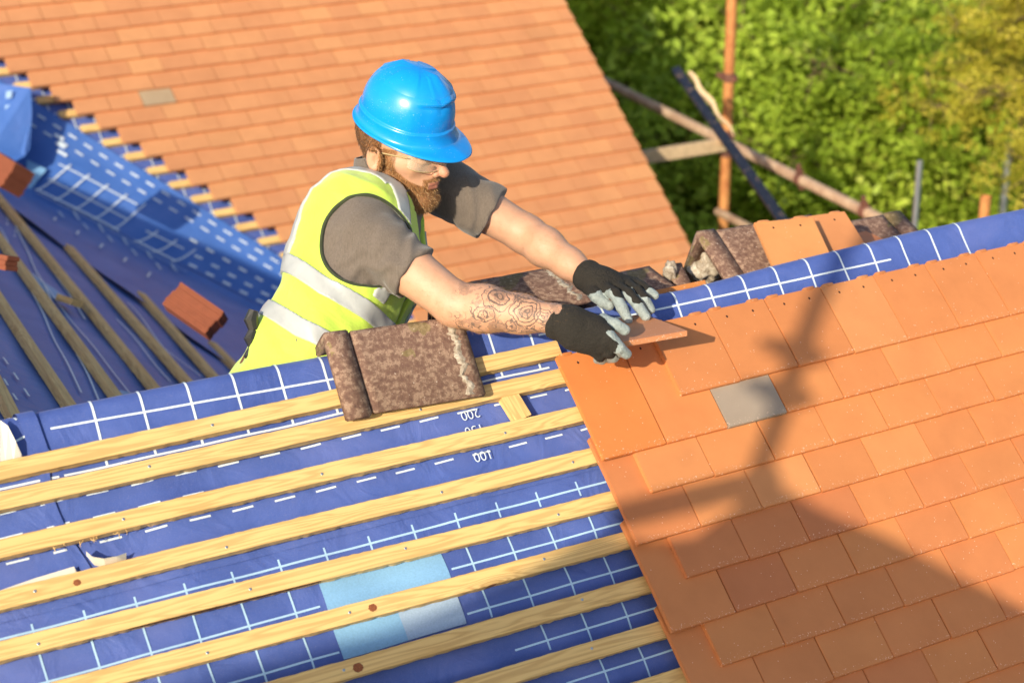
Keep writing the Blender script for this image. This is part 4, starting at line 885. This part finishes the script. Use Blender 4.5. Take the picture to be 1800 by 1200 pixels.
# tattoo linework: nested petals, scrolls and small birds
nzt = m.n('TexNoise', Scale=38., Detail=3.); m.l(v, nzt.inputs[0]); adt = m.n('VectorMath', operation='MULTIPLY_ADD'); m.l(nzt.outputs['Color'], adt.inputs[0]); adt.inputs[1].default_value = (.030, .030, .030); m.l(v, adt.inputs[2]); pv = adt.outputs[0]
acc = None
for (cx_, cy_, Z_, R0, fq) in ((925, 546, 3.78, .036, 150.), (878, 520, 3.80, .034, 105.), (850, 552, 3.80, .022, 170.), (955, 556, 3.77, .02, 190.), (900, 570, 3.80, .018, 210.)):
    ds = m.n('VectorMath', operation='DISTANCE'); m.l(pv, ds.inputs[0]); ds.inputs[1].default_value = tuple(at(cx_, cy_, Z_)+.015); dd_ = ds.outputs['Value']
    rg = m.math('GREATER_THAN', m.math('ABSOLUTE', m.math('SINE', m.math('MULTIPLY', dd_, fq*2.2))), .90); rg = m.math('MULTIPLY', rg, m.math('LESS_THAN', dd_, R0)); acc = rg if acc is None else m.math('MAXIMUM', acc, rg)
ln1 = m.math('LESS_THAN', m.math('ABSOLUTE', m.math('SUBTRACT', m.noise(pv, 24, 1, .5, 1.5), .5)), .016); ln1 = m.math('MULTIPLY', ln1, m.math('GREATER_THAN', m.noise(v, 15, 1), .47))
sh = m.math('MULTIPLY', m.math('MULTIPLY', m.math('GREATER_THAN', m.noise(v, 30, 3), .52), m.noise(v, 200, 3)), .75)
ink = m.math('MULTIPLY', m.attr('tattoo').outputs['Fac'], m.math('MAXIMUM', m.math('MAXIMUM', m.math('MULTIPLY', acc, .85), m.math('MULTIPLY', ln1, .8)), sh))
c = m.mix(ink, c, (.085, .07, .065))
c = m.mix(m.math('MULTIPLY', m.math('GREATER_THAN', m.attr('lip').outputs['Fac'], .0005), .8), c, (.56, .19, .13)); be = m.math('MULTIPLY', m.math('MINIMUM', m.math('MAXIMUM', m.math('MULTIPLY', m.attr('beard').outputs['Fac'], 220.), 0.), 1.), .85); c = m.mix(be, c, (.26, .11, .03))
m.set('Base Color', c); m.set('Roughness', .5); m.set('Subsurface Weight', .12); m.set('Subsurface Radius', (.02, .008, .004)); m.set('Subsurface Scale', .3); m.bump(m.math('ADD', m.noise(v, 420, 3), m.math('MULTIPLY', m.noise(v, 50, 5, .7), 2.5)), .5, .0009)
hr = np.where(near, np.minimum.reduce([.062-z*0-z, z-.0+.045+0*x, .006-x, y-.0]), -1); hr = np.where((x < -.03) | ((z > .02) & (x < .02)), hr, -1)
person = fastmesh('person', V, Q, m.m, None, {'beard': np.maximum(br, hr), 'lip': lip, 'red': red, 'tattoo': tat})
tag(person, 'bearded worker in blue helmet and lime vest leaning over the ridge to lay a tile', 'person')
# hair strands of the beard
def strands(name, V, Q, w, n, L, col, r, th=.00045, par=None, dirf=None):
    ci = Q[(w[Q] > 0).all(1)]; a, b, c = V[ci[:, 0]], V[ci[:, 1]], V[ci[:, 2]]; fn = np.cross(b-a, c-b); ar = np.linalg.norm(fn, axis=1); fn = fn/(ar[:, None]+1e-12); pk = r.choice(len(ci), n, p=ar/ar.sum())
    u_, v_ = r.random((n, 1)), r.random((n, 1)); p = V[ci[pk, 0]]*(1-u_)*(1-v_)+V[ci[pk, 1]]*u_*(1-v_)+V[ci[pk, 2]]*u_*v_+V[ci[pk, 3]]*(1-u_)*v_; nn = fn[pk]
    base, g, Ls = dirf(p, nn); Ls = Ls*r.uniform(.6, 1.25, n)*L; d = base+r.normal(size=(n, 3))*.34; d /= np.linalg.norm(d, axis=1)[:, None]; side = np.cross(d, r.normal(size=(n, 3))); side /= np.linalg.norm(side, axis=1)[:, None]; VV = []; k = 4; cu = r.normal(size=(n, 3))*.28
    cur = p.copy(); rows = []
    for i in range(k):
        tw_ = th*(1-i/(k-.6)); rows.append(np.stack([cur-side*tw_, cur+side*tw_], 1)); cur = cur+d*(Ls/(k-1))[:, None]; d = d+g*.28+cu*.5; d /= np.linalg.norm(d, axis=1)[:, None]
    R = np.stack(rows, 1).reshape(n, 2*k, 3); b0 = np.arange(n)[:, None]*2*k; q = np.concatenate([b0+np.array([2*i, 2*i+1, 2*i+3, 2*i+2]) for i in range(k-1)]); hue = np.repeat(np.clip(r.normal(.5, .24, n), 0, 1), 2*k)
    return fastmesh(name, R.reshape(-1, 3), q, col, par, {'hue': hue})
hm = MT('beard_hair'); hm.set('Base Color', hm.ramp(hm.attr('hue').outputs['Fac'], [(.1, (.12, .045, .015)), (.5, (.36, .17, .055)), (.9, (.66, .42, .20))])); hm.set('Roughness', .5)
def bd(p, nn):
    q = hl(p); x, z = q[:, 0], q[:, 2]; dn = -uh*.8+fh*np.clip(x*7-.15, -.1, .55)[:, None]; base = nn*.55+dn*.55; L = np.interp(z, [-.12, -.085, -.04, .0, .03], [.52, .55, .6, .5, .4]); L = np.where(z > -.05, L*np.where(x > .08, .75, 1), L); return base, np.broadcast_to(-uh, p.shape), L
strands('beard', V, Q, br, 15000, .0155, hm.m, rng, .00042, person, bd)
hb = MT('head_hair'); hb.set('Base Color', hb.ramp(hb.attr('hue').outputs['Fac'], [(.1, (.05, .022, .01)), (.9, (.25, .12, .05))]))
strands('hair', V, Q, hr, 7000, .006, hb.m, rng, .0005, person, lambda p, nn: (nn*.4-uh*.8, np.broadcast_to(-uh, p.shape), np.ones(len(p))))

fw_ = np.where((np.minimum(armR(V, 0), armL(V, 0)) < .004) & (((V-ER) @ unit(WR-ER) > 0) | ((V-EL) @ unit(WL-EL) > 0)) & (np.linalg.norm(V-SM, axis=1) > .30), 1., -1.)
am = MT('arm_hair_strand'); am.set('Base Color', (.45, .24, .10, 1)); am.set('Roughness', .5)
strands('arm_hair', V, Q, fw_, 3800, .011, am.m, rng, .00016, person, lambda p_, nn: (nn*.35+unit(WR-ER)*.8, np.broadcast_to(-nn*.4, p_.shape), np.ones(len(p_))))
# shirt
fabric = MT('shirt_fabric'); v = fabric.co('Object'); f1 = fabric.noise(v, 330, 3, .9); mp = fabric.n('Mapping'); mp.inputs['Scale'].default_value = (900, 900, 120); fabric.l(v, mp.inputs[0]); f2 = fabric.noise(mp.outputs[0], .35, 3)
fabric.set('Base Color', fabric.mix(fabric.math('ADD', fabric.math('MULTIPLY', f1, .5), fabric.math('MULTIPLY', f2, .5)), (.035, .026, .020), (.265, .21, .17))); fabric.set('Roughness', .9); fabric.set('Sheen Weight', .3); fabric.bump(fabric.math('ADD', f1, fabric.noise(v, 22, 3)), .5, .0015)
HR = SR+(ER-SR)*.62; HL = SL+(EL-SL)*.62
dR = unit(ER-SR); dL = unit(EL-SL)
def wr(P, a, s, seed): return a*wob(P, s, seed, 5)
def sleeve(P, S0, E0, r0, r1, t1):
    H = S0+(E0-S0)*t1; d = cone(P, S0, H+(H-S0)*.15, r0, r1); t = (P-H) @ unit(E0-S0); return smax(d, t, .003)
nb0 = hw((-.028, 0, -.045))[0]
def shirtf(P):
    d = torso(P, .004); d = smin(d, sleeve(P, SR, ER, .072, .063, .57), .03); d = smin(d, sleeve(P, SL, EL, .072, .066, .60), .03)
    al = (P-SR) @ dR; d = d+wr(P, .0028, 24, 3)+.0034*np.sin(al*95+8*wob(P, 9, 4))*np.clip(1-np.abs(al-.12)/.12, 0, 1)
    ax = unit(nb0-NK); t = (P-NK) @ ax; col = cone(P, NK-ax*.03, NK+ax*.075, .074, .062); col = smax(col, t-.045, .004); d = smin(d, col, .008)
    hole = cone(P, NK, NK+ax*.2, .058, .056); d = smax(d, -np.where(t > .005, hole, 1), .004); nq = tl(P); vn = (nq[:, 2]-(LT*.93))*.5-np.abs(nq[:, 0]) ; d = smax(d, -np.where(nq[:, 1] > .02, -np.abs(vn)*0+(-vn-.0), 1), .004) if False else d
    return d
Vs, Qs = snets(shirtf, lo, hi, .0046); fastmesh('shirt', Vs, Qs, fabric.m, person)
# shirt collar leaves
def collar_leaf(P):
    ax = unit(nb0-NK); q = P-NK; t = q @ ax; rad = np.linalg.norm(q-t[:, None]*ax, axis=1); R_ = .0890-(t-.01)*.26; d = np.abs(rad-R_-.001*np.sin(40*t))-.0022; fr_ = (q @ fw); d = smax(d, np.abs(t-.040)-.045, .002); gap = np.where(fr_ > .03, .012+.35*np.clip(.06-t, 0, 1)*0+np.abs(0*t)-np.abs(q @ la), -1); return smax(d, gap, .002)
Vs, Qs = snets(collar_leaf, NK-.16, NK+.16, .0030); fastmesh('collar', Vs, Qs, fabric.m, person)
# hi-vis vest
def vest_shape(P, off=.016):
    q = tl(P); s = q[:, 2]; d = torso(P, off, 1.0); al = np.arctan2(q[:, 1], q[:, 0])
    fold = .0045*np.sin(q[:, 2]*38+3*np.sin(al*2)+q[:, 0]*20)*np.clip(1.2-s/LT*1.3, 0, 1)+.003*wob(P, 22, 12, 5)+.0035*np.sin(al*9+s*12)*np.clip(.5-s/LT, 0, .5)*2; d = d-fold; return np.minimum(d, torso(P, off-.007))
AHc = tl(SR[None])[0]; AHl = tl(SL[None])[0]
def armhole(P):   # negative inside the armholes
    q = tl(P); a = np.sqrt(((q[:, 1]-AHc[1]-.028)/1.0)**2+((q[:, 2]-AHc[2]+.022)/1.12)**2)-.088; a = np.maximum(a, .085-q[:, 0]); b = np.sqrt((q[:, 1]-AHl[1])**2+((q[:, 2]-AHl[2]+.03)/1.1)**2)-.095; b = np.maximum(b, .085+q[:, 0]); return np.minimum(a, b)
def opening(P):
    q = tl(P); g = np.interp(q[:, 2], [-.1, .15*LT, .55*LT, .8*LT, LT], [.004, .006, .012, .020, .055]); a = np.abs(q[:, 0]+.01)-g; a = np.where(q[:, 1] > 0, a, 1); ax = unit(nb0-NK); t = (P-NK) @ ax; nk = np.linalg.norm((P-NK)-t[:, None]*ax, axis=1)-.104; nk = np.maximum(nk, -t-.05); return np.minimum(a, nk)
def vestf(P):
    d = vest_shape(P); inner = torso(P, .0065); d = smax(d, -armhole(P), .003); d = smax(d, -opening(P), .003); d = smax(d, -.20*LT-tl(P)[:, 2], .004); return d
vm = MT('vest_lime'); v = vm.co('Object'); f2 = vm.noise(v, 700, 2, .8); c = vm.mix(vm.noise(v, 8, 3), (.56, .80, .06), (.68, .88, .12)); c = vm.mix(vm.math('MULTIPLY', f2, .3), c, (.44, .64, .05)); pip = vm.math('LESS_THAN', vm.attr('piping').outputs['Fac'], .0); c = vm.mix(pip, c, (.03, .04, .01)); vm.set('Base Color', c); vm.set('Roughness', .7); vm.set('Sheen Weight', .3); vm.bump(vm.math('ADD', f2, vm.math('MULTIPLY', vm.noise(v, 14, 3, .6, 1.), 5.)), .45, .0022)
Vs, Qs = snets(vestf, lo, hi, .0046); fastmesh('vest', Vs, Qs, vm.m, person, {'piping': armhole(Vs)-.0065})
# reflective tapes ride 2 mm proud of the vest
rm = MT('reflective_tape'); v = rm.co('Object'); rm.set('Base Color', rm.mix(rm.noise(v, 12, 4, .6, 1), (.36, .37, .36), (.52, .53, .52))); rm.set('Roughness', .38); rm.set('Specular IOR Level', .6); rm.bump(rm.math('ADD', rm.math('MULTIPLY', rm.noise(v, 500, 2), .2), rm.math('MULTIPLY', rm.noise(v, 16, 3, .5, 1.), 4.)), .35, .0014)
def tape(region, name='reflective_strip'):
    def f(P): d = vest_shape(P, .0212); d = smax(d, -vest_shape(P, .0135), .001); d = smax(d, region(P), .001); d = smax(d, -armhole(P)+.008, .001); return smax(d, -opening(P), .001)
    Vs, Qs = snets(f, lo, hi, .0036, 4, 1.3); return fastmesh(name, Vs, Qs, rm.m, person)
B1, B2 = .40*LT, .155*LT
tape(lambda P: np.abs(tl(P)[:, 2]-B1+.010-.18*np.clip(tl(P)[:, 1]*-1, 0, .2))-.0205); tape(lambda P: np.abs(tl(P)[:, 2]-B2+.006-.16*np.clip(tl(P)[:, 1]*-1, 0, .2))-.0205)
for s_, in ((1,), (-1,)): tape(lambda P: np.maximum(np.abs(tl(P)[:, 0]*s_-np.where(tl(P)[:, 1] < .0, .120, .108))-.0200, B1+.024-tl(P)[:, 2]))
# zip
zp = MB(); zs = [tw(-.006, .0, k) for k in np.linspace(0, .8*LT, 12)]
# trousers, belt
tm = simple('trouser_tan', (.36, .21, .13), .9, 200, .2)
KR = PEL+la*.10+np.array([0, .12, -.40]); KL = PEL-la*.10+np.array([0, .12, -.40]); FR = PEL+la*.10+np.array([-.02, .18, -.78]); FL_ = PEL-la*.10+np.array([-.02, .18, -.78])
def trf(P):
    d = smax(torso(P, .002), tl(P)[:, 2]+.02, .01); d = smin(d, chain(P, [tw(.09, .02, -.08), KR, FR], [.095, .07, .05], .03), .04); return smin(d, chain(P, [tw(-.09, .02, -.08), KL, FL_], [.095, .07, .05], .03), .04)
Vs, Qs = snets(trf, PEL-.75, PEL+.45, .008); fastmesh('trousers', Vs, Qs, tm, person)
def bootf(P): return np.minimum(chain(P, [FR, FR-fw*.05-sp*.05, FR+fw*.14-sp*.09], [.055, .05, .042], .02), chain(P, [FL_, FL_-fw*.05-sp*.05, FL_+fw*.14-sp*.09], [.055, .05, .042], .02))
Vs, Qs = snets(bootf, PEL-.8, PEL+.4, .008); fastmesh('boot', Vs, Qs, simple('boot_brown', (.12, .06, .03), .7, 40), person)
def beltf(P): d = smax(torso(P, .010), -torso(P, .004), .001); return smax(d, np.abs(tl(P)[:, 2]+.035)-.02, .003)
Vs, Qs = snets(beltf, PEL-.3, PEL+.3, .004); fastmesh('belt', Vs, Qs, simple('leather', (.20, .08, .035), .55, 90, .4), person)
m_ = MB(); bk = [at(446, y_, 3.86) for y_ in (545, 580, 610, 640)]
for i in range(3): m_.tube([bk[i], bk[i]*.5+bk[i+1]*.5+CX*-.006, bk[i+1]], [.011, .016, .011], 8)
m_.build('buckle', simple('black_buckle', (.03, .028, .022), .35, 30), person).matrix_parent_inverse = Matrix.Identity(4)

# helmet
def helmet():
    V = []; nt_ = 96; rows = []
    A_, B_ = .115, .101
    prof = [(0.0, .178), (.16, .1765), (.34, .170), (.52, .158), (.68, .141), (.81, .119), (.90, .094), (.955, .070), (.975, .052)]
    C0 = -.004
    def ring(fr, z, extra=0., droop=0., zf=None):
        out = []
        for k in range(nt_):
            t = 2*math.pi*k/nt_; ct, st = math.cos(t), math.sin(t); a = (A_*(1.0 if ct > 0 else 1.02)); x = C0+a*fr*ct; y = B_*fr*st; zz = z
            if fr > 0.2:   # flattened, stepped brow panel
                pf = max(0, ct-.62)/.38; zt_ = .118; 
                if z < zt_ and z > .04 and ct > .0: kf = min(1, max(0, (ct-.45)*3.2)); x -= .011*kf*min(1, (zt_-z)/.006)
            zz += .004*math.exp(-(y/.012)**2)*(1 if .2 < fr < .95 else .5) - (.0025 if abs(abs(y)-.028) < .006 and .2 < fr < .95 else 0)
            nx, ny = ct/a, st/B_; ln = math.hypot(nx, ny); nx, ny = nx/ln, ny/ln
            br_ = max(0, ct)**1.0; x += nx*(extra+ (droop*br_ if droop else 0)); y += ny*extra*1.0+ny*droop*br_*.35
            if droop: zz -= .22*droop*br_
            out.append((x, y, zz))
        return out
    # dense profile
    fr_s = np.interp(np.linspace(0, 8, 34), range(9), [p[0] for p in prof]); z_s = np.interp(np.linspace(0, 8, 34), range(9), [p[1] for p in prof])
    th = np.linspace(.02, math.pi/2, 34); fr_s = np.sin(th)**.86; z_s = .056+.104*np.cos(th)**.9
    R = [ring(f_, z_) for f_, z_ in zip(fr_s, z_s)]
    R += [ring(1.0, .053), ring(1.0, .0515, .0035), ring(1.0, .048, .0052), ring(1.0, .045, .0045), ring(1.0, .026, .0065), ring(1.0, .023, .008), ring(1.0, .021, .0100, .008), ring(1.0, .020, .0115, .016), ring(1.0, .020, .0125, .026), ring(1.0, .0185, .0140, .034), ring(1.0, .0165, .0145, .0365), ring(1.0, .0145, .0140, .0355),
          ring(1.0, .015, .011, .026), ring(1.0, .017, .006, .014), ring(1.0, .020, .002, .0), ring(.97, .045), ring(.93, .09), ring(.75, .135), ring(.4, .162)]
    V = [p for r in R for p in r]; n = nt_; Fc = [(j*n+k, j*n+(k+1) % n, (j+1)*n+(k+1) % n, (j+1)*n+k) for j in range(len(R)-1) for k in range(n)]
    V.append((C0, 0, .1605)); Fc += [(len(V)-1, (k+1) % n, k) for k in range(n)]; V.append((C0, 0, .165)); b = (len(R)-1)*n; Fc += [(len(V)-1, b+k, b+(k+1) % n) for k in range(n)]
    return V, Fc
V, Fc = helmet()
Va_ = np.array(V)*.96; tq = math.radians(8); Va_ = np.stack([Va_[:, 0]*math.cos(tq)+Va_[:, 2]*math.sin(tq)*1+.018, Va_[:, 1]*.97, -Va_[:, 0]*math.sin(tq)+Va_[:, 2]*math.cos(tq)+.042], 1); Vw = hw(Va_); hmm = MT('helmet_blue'); v = hmm.co('Object'); f1 = hmm.noise(v, 40, 4, .7); c = hmm.mix(f1, (.003, .27, .80), (.006, .33, .90)); sc_ = hmm.math('MULTIPLY', hmm.math('GREATER_THAN', hmm.noise(v, 260, 3, .8), .66), hmm.math('GREATER_THAN', hmm.noise(v, 20, 2), .5)); c = hmm.mix(hmm.math('MULTIPLY', sc_, .7), c, (.3, .6, .85))
hmm.set('Base Color', c); hmm.set('Roughness', .27); hmm.set('Coat Weight', .35); hmm.set('Coat Roughness', .16); hmm.bump(hmm.noise(v, 60, 3), .06, .001)
helm = mesh('helmet', Vw, Fc, hmm.m, person, True); bm = bmesh.new(); bm.from_mesh(helm.data); bmesh.ops.recalc_face_normals(bm, faces=bm.faces); bm.to_mesh(helm.data); bm.free()
# clear safety glasses
def lens(y0, z0): pass
Vg = []; ng, mg = 24, 8
for j in range(mg+1):
    for i in range(ng+1):
        t = -1.15+2.3*i/ng; zz = .030-.044*j/mg*(1-.35*abs(t)**2*.6); Vg.append((.030+.082*math.cos(t*.95), .078*math.sin(t*1.02), zz))
Fg = [(j*(ng+1)+i, j*(ng+1)+i+1, (j+1)*(ng+1)+i+1, (j+1)*(ng+1)+i) for j in range(mg) for i in range(ng)]
gm = MT('clear_lens'); gm.set('Base Color', (1, .93, .75, 1)); gm.set('Roughness', .04); gm.set('Alpha', .11); gm.set('Specular IOR Level', .8)
gl = mesh('safety_glasses', hw(Vg), Fg, gm.m, person, True); gl.modifiers.new('s', 'SOLIDIFY').thickness = .0012
m_ = MB(); rim = [hw(Vg[mg*(ng+1)+i])[0] for i in range(ng+1)]; m_.tube(rim, .0011, 6)
for s_ in (0, ng): a_ = hw(Vg[(ng+1)*2+s_])[0]; e_ = hw((-.005, .082 if s_ else -.082, .018))[0]; m_.tube([a_, (a_+e_)/2, e_], .0018, 6)
m_.build('glasses_frame', simple('frame_amber', (.45, .33, .16), .3, 30), gl).matrix_parent_inverse = Matrix.Identity(4)

# gloves: black knit backs, grey dipped palms and fingers
kn = MT('glove'); v = kn.co('Object'); a_ = kn.attr('grey').outputs['Fac']; gsel = kn.math('GREATER_THAN', a_, 0.); f1 = kn.noise(v, 900, 2, .8); f3 = kn.noise(v, 45, 5, .7, 1.2)
kn.set('Base Color', kn.mix(gsel, kn.mix(f1, (.010, .008, .006), (.036, .029, .021)), kn.mix(f3, (.22, .27, .27), (.46, .51, .49)))); kn.set('Roughness', kn.math('SUBTRACT', .9, kn.math('MULTIPLY', gsel, .55))); kn.bump(kn.math('ADD', kn.math('MULTIPLY', f1, .6), kn.math('MULTIPLY', kn.noise(v, 75, 4, .6, 2.), 5.)), .7, .0018)
def glove(wpt, arm_dir, palm, fingers, greyf, name='glove'):
    allp = [wpt]+[p for c in fingers for p in c[0]]+list(palm[0]); lo_, hi_ = np.min(allp, 0)-.05, np.max(allp, 0)+.05
    fingers = [(a_, [q_*1.12 for q_ in b_]) for a_, b_ in fingers]
    def fn(P):
        d = None
        for a, b, ra, rb in palm[1]:
            e = cone(P, a, b, ra, rb); d = e if d is None else smin(d, e, .016)
        cf = cone(P, wpt-arm_dir*.060, wpt+arm_dir*.01, .0395, .034); cf = smax(cf, -((P-wpt) @ arm_dir)-.034, .003); al = (P-wpt) @ arm_dir; cf = cf-.0016*np.sin(al*240)*np.clip(-al*60, 0, 1); d = smin(d, cf, .02)
        for pts, rad in fingers: d = smin(d, chain(P, pts, rad, .004), .0045)
        return d+.0006*wob(P, 160, 5, 4)
    Vs, Qs = snets(fn, lo_, hi_, .0019, 4); return fastmesh(name, Vs, Qs, kn.m, person, {'grey': greyf(Vs)+.004*wob(Vs, 120, 8, 4)})
def mindist(P, chains):
    return np.min([chain(P, p, r) for p, r in chains], 0)
# right hand on the raised tile
ZH = 3.80
def R_(x, y, dz=0.): return at(x, y, ZH+dz)
wr_ = at(992, 567, 3.80); k1, k2, k3, k4 = R_(1050, 571, .0), R_(1063, 586, -.012), R_(1060, 602, -.008), R_(1045, 613, .005)
thumb = ([R_(1042, 572, .02), R_(1060, 563, .012), R_(1082, 571, .008), R_(1098, 580, .012)], [.015, .0130, .0120, .0110])
index = ([R_(1050, 575, -.002), R_(1070, 593, -.02), R_(1088, 611, -.015), R_(1101, 622, .0)], [.0165, .0138, .0120, .0105])
mid_ = ([k2, R_(1078, 602, -.012), R_(1090, 616, .015), R_(1082, 625, .045)], [.0165, .0140, .0115, .0095])
ring = ([k3, R_(1069, 616, .0), R_(1078, 627, .025), R_(1070, 630, .055)], [.0160, .0135, .011, .009])
pink = ([k4, R_(1053, 623, .012), R_(1058, 631, .04), R_(1050, 632, .06)], [.0140, .0118, .0100, .008])
palm = ([k1, k2, k3, k4], [(wr_, R_(1030, 582, .005), .033, .036), (R_(1008, 563), k1, .028, .019), (R_(1012, 575), k2, .032, .020), (R_(1014, 588), k3, .032, .019), (R_(1008, 592, .0), k4, .028, .0165)])
vd_ = -CZ
def greyR(P):
    g = -1*np.ones(len(P)); th_ = chain(P, *thumb); t = (P-thumb[0][1]) @ unit(thumb[0][3]-thumb[0][1]); g = np.maximum(g, np.where((th_ < .004) & (chain(P, *index) > th_), t+.012, -1))
    ix = chain(P, *index); nrm = (P-(index[0][1])) @ unit(R_(1100, 590)-R_(1060, 630)); t = (P-index[0][0]) @ unit(index[0][3]-index[0][0]); g = np.maximum(g, np.where((ix < .003) & (th_ >= ix), np.maximum((t-.062), nrm-.002), -1))
    for c in (mid_, ring, pink): e = chain(P, *c); t = (P-c[0][1]) @ unit(c[0][2]-c[0][1]); n_ = (P-c[0][1]) @ unit(R_(1100, 590)-R_(1060, 630)); g = np.maximum(g, np.where((e < .002) & (ix > e), np.maximum(t-.016, n_-.0102), -1))
    g = np.maximum(g, ((P-R_(1030, 590, .02)) @ CZ)-.012); return g
glove(wr_, unit(wr_-ER), palm, [thumb, index, mid_, ring, pink], greyR)
# left hand spread on the ridge roll
def L_(x, y, h): return N(x, y, h)
wl_ = at(1042, 491, 4.08)
k1, k2, k3, k4 = at(1062, 507, 4.04), at(1084, 505, 4.06), at(1102, 502, 4.08), at(1115, 498, 4.11)
thumb = ([at(1040, 507, 4.06), at(1048, 520, 4.02), at(1060, 531, 4.02), at(1071, 537, 4.02)], [.0165, .0135, .0115, .0105])
index = ([k1, at(1080, 516, 4.00), at(1093, 540, 3.985), at(1104, 562, 3.985)], [.0145, .0122, .0112, .0098])
mid_ = ([k2, at(1104, 516, 4.015), at(1121, 536, 4.0), at(1135, 556, 4.0)], [.0145, .0122, .0112, .0100])
ring = ([k3, at(1119, 511, 4.045), at(1133, 526, 4.025), at(1144, 544, 4.03)], [.0140, .0118, .0108, .0096])
pink = ([k4, at(1128, 503, 4.08), at(1140, 511, 4.06), at(1151, 519, 4.06)], [.0125, .0105, .0098, .0090])
palm = ([k1, k2, k3, k4], [(wl_, at(1068, 497, 4.07), .028, .026), (at(1050, 498, 4.07), k1, .026, .0165), (at(1060, 495, 4.07), k2, .024, .0165), (at(1066, 493, 4.08), k3, .024, .016), (at(1070, 492, 4.09), k4, .023, .0145)])
dnn = unit(at(1075, 540, 4.0)-at(1085, 500, 4.06))
def greyL(P):
    g = -1*np.ones(len(P)); E_ = [chain(P, *c) for c in (thumb, index, mid_, ring, pink)]; m_n = np.min(E_, 0)
    for i, (c, cut) in enumerate(zip((thumb, index, mid_, ring, pink), (-.010, -.006, .014, .008, .006))):
        a = unit(c[0][3]-c[0][1]); t = (P-c[0][1]) @ a; sd = np.cross(a, CZ); sd = sd*np.sign(sd @ (CX*-1+CY*1)); s_ = (P-c[0][1]) @ sd; g = np.maximum(g, np.where((E_[i] <= m_n+1e-6) & (E_[i] < .0025), np.maximum(t-cut-.020*(i > 0)+.6*s_, np.minimum(s_-.004, t+.012)), -1))
    return g
glove(wl_, unit(wl_-EL), palm, [thumb, index, mid_, ring, pink], greyL)
#PEND

# ------------------------------------------------------------------ sky, sun, camera
w = bpy.data.worlds.new('World'); sc.world = w; w.use_nodes = True; nt = w.node_tree; sky = nt.nodes.new('ShaderNodeTexSky'); sky.sky_type = 'NISHITA'; sky.sun_disc = False; sky.dust_density = 1.6; sky.ozone_density = 1.
el = math.asin(SUN[2]); az = math.atan2(SUN[0], SUN[1]); sky.sun_elevation = el; sky.sun_rotation = az
nt.links.new(sky.outputs[0], nt.nodes['Background'].inputs[0]); nt.nodes['Background'].inputs[1].default_value = .15
sl = bpy.data.lights.new('sun', 'SUN'); sl.energy = 4.7; sl.angle = math.radians(.6); sl.color = (1, .89, .69); so = bpy.data.objects.new('sun', sl); COL.objects.link(so); so.rotation_euler = Vector(SUN).to_track_quat('Z', 'Y').to_euler()
cd = bpy.data.cameras.new('camera'); co = bpy.data.objects.new('camera', cd); COL.objects.link(co); cd.sensor_width = 36; cd.lens = FPX/1800*36; cd.clip_end = 2000; cd.clip_start = .05
co.matrix_world = Matrix(((CX[0], -CY[0], -CZ[0], CAM[0]), (CX[1], -CY[1], -CZ[1], CAM[1]), (CX[2], -CY[2], -CZ[2], CAM[2]), (0, 0, 0, 1)))
cd.dof.use_dof = True; cd.dof.focus_distance = 3.95; cd.dof.aperture_fstop = 3.0; cd.dof.aperture_blades = 8
sc.camera = co
sc.view_settings.view_transform = 'Standard'; sc.view_settings.look = 'None'; sc.view_settings.gamma = 1; sc.view_settings.exposure = .24
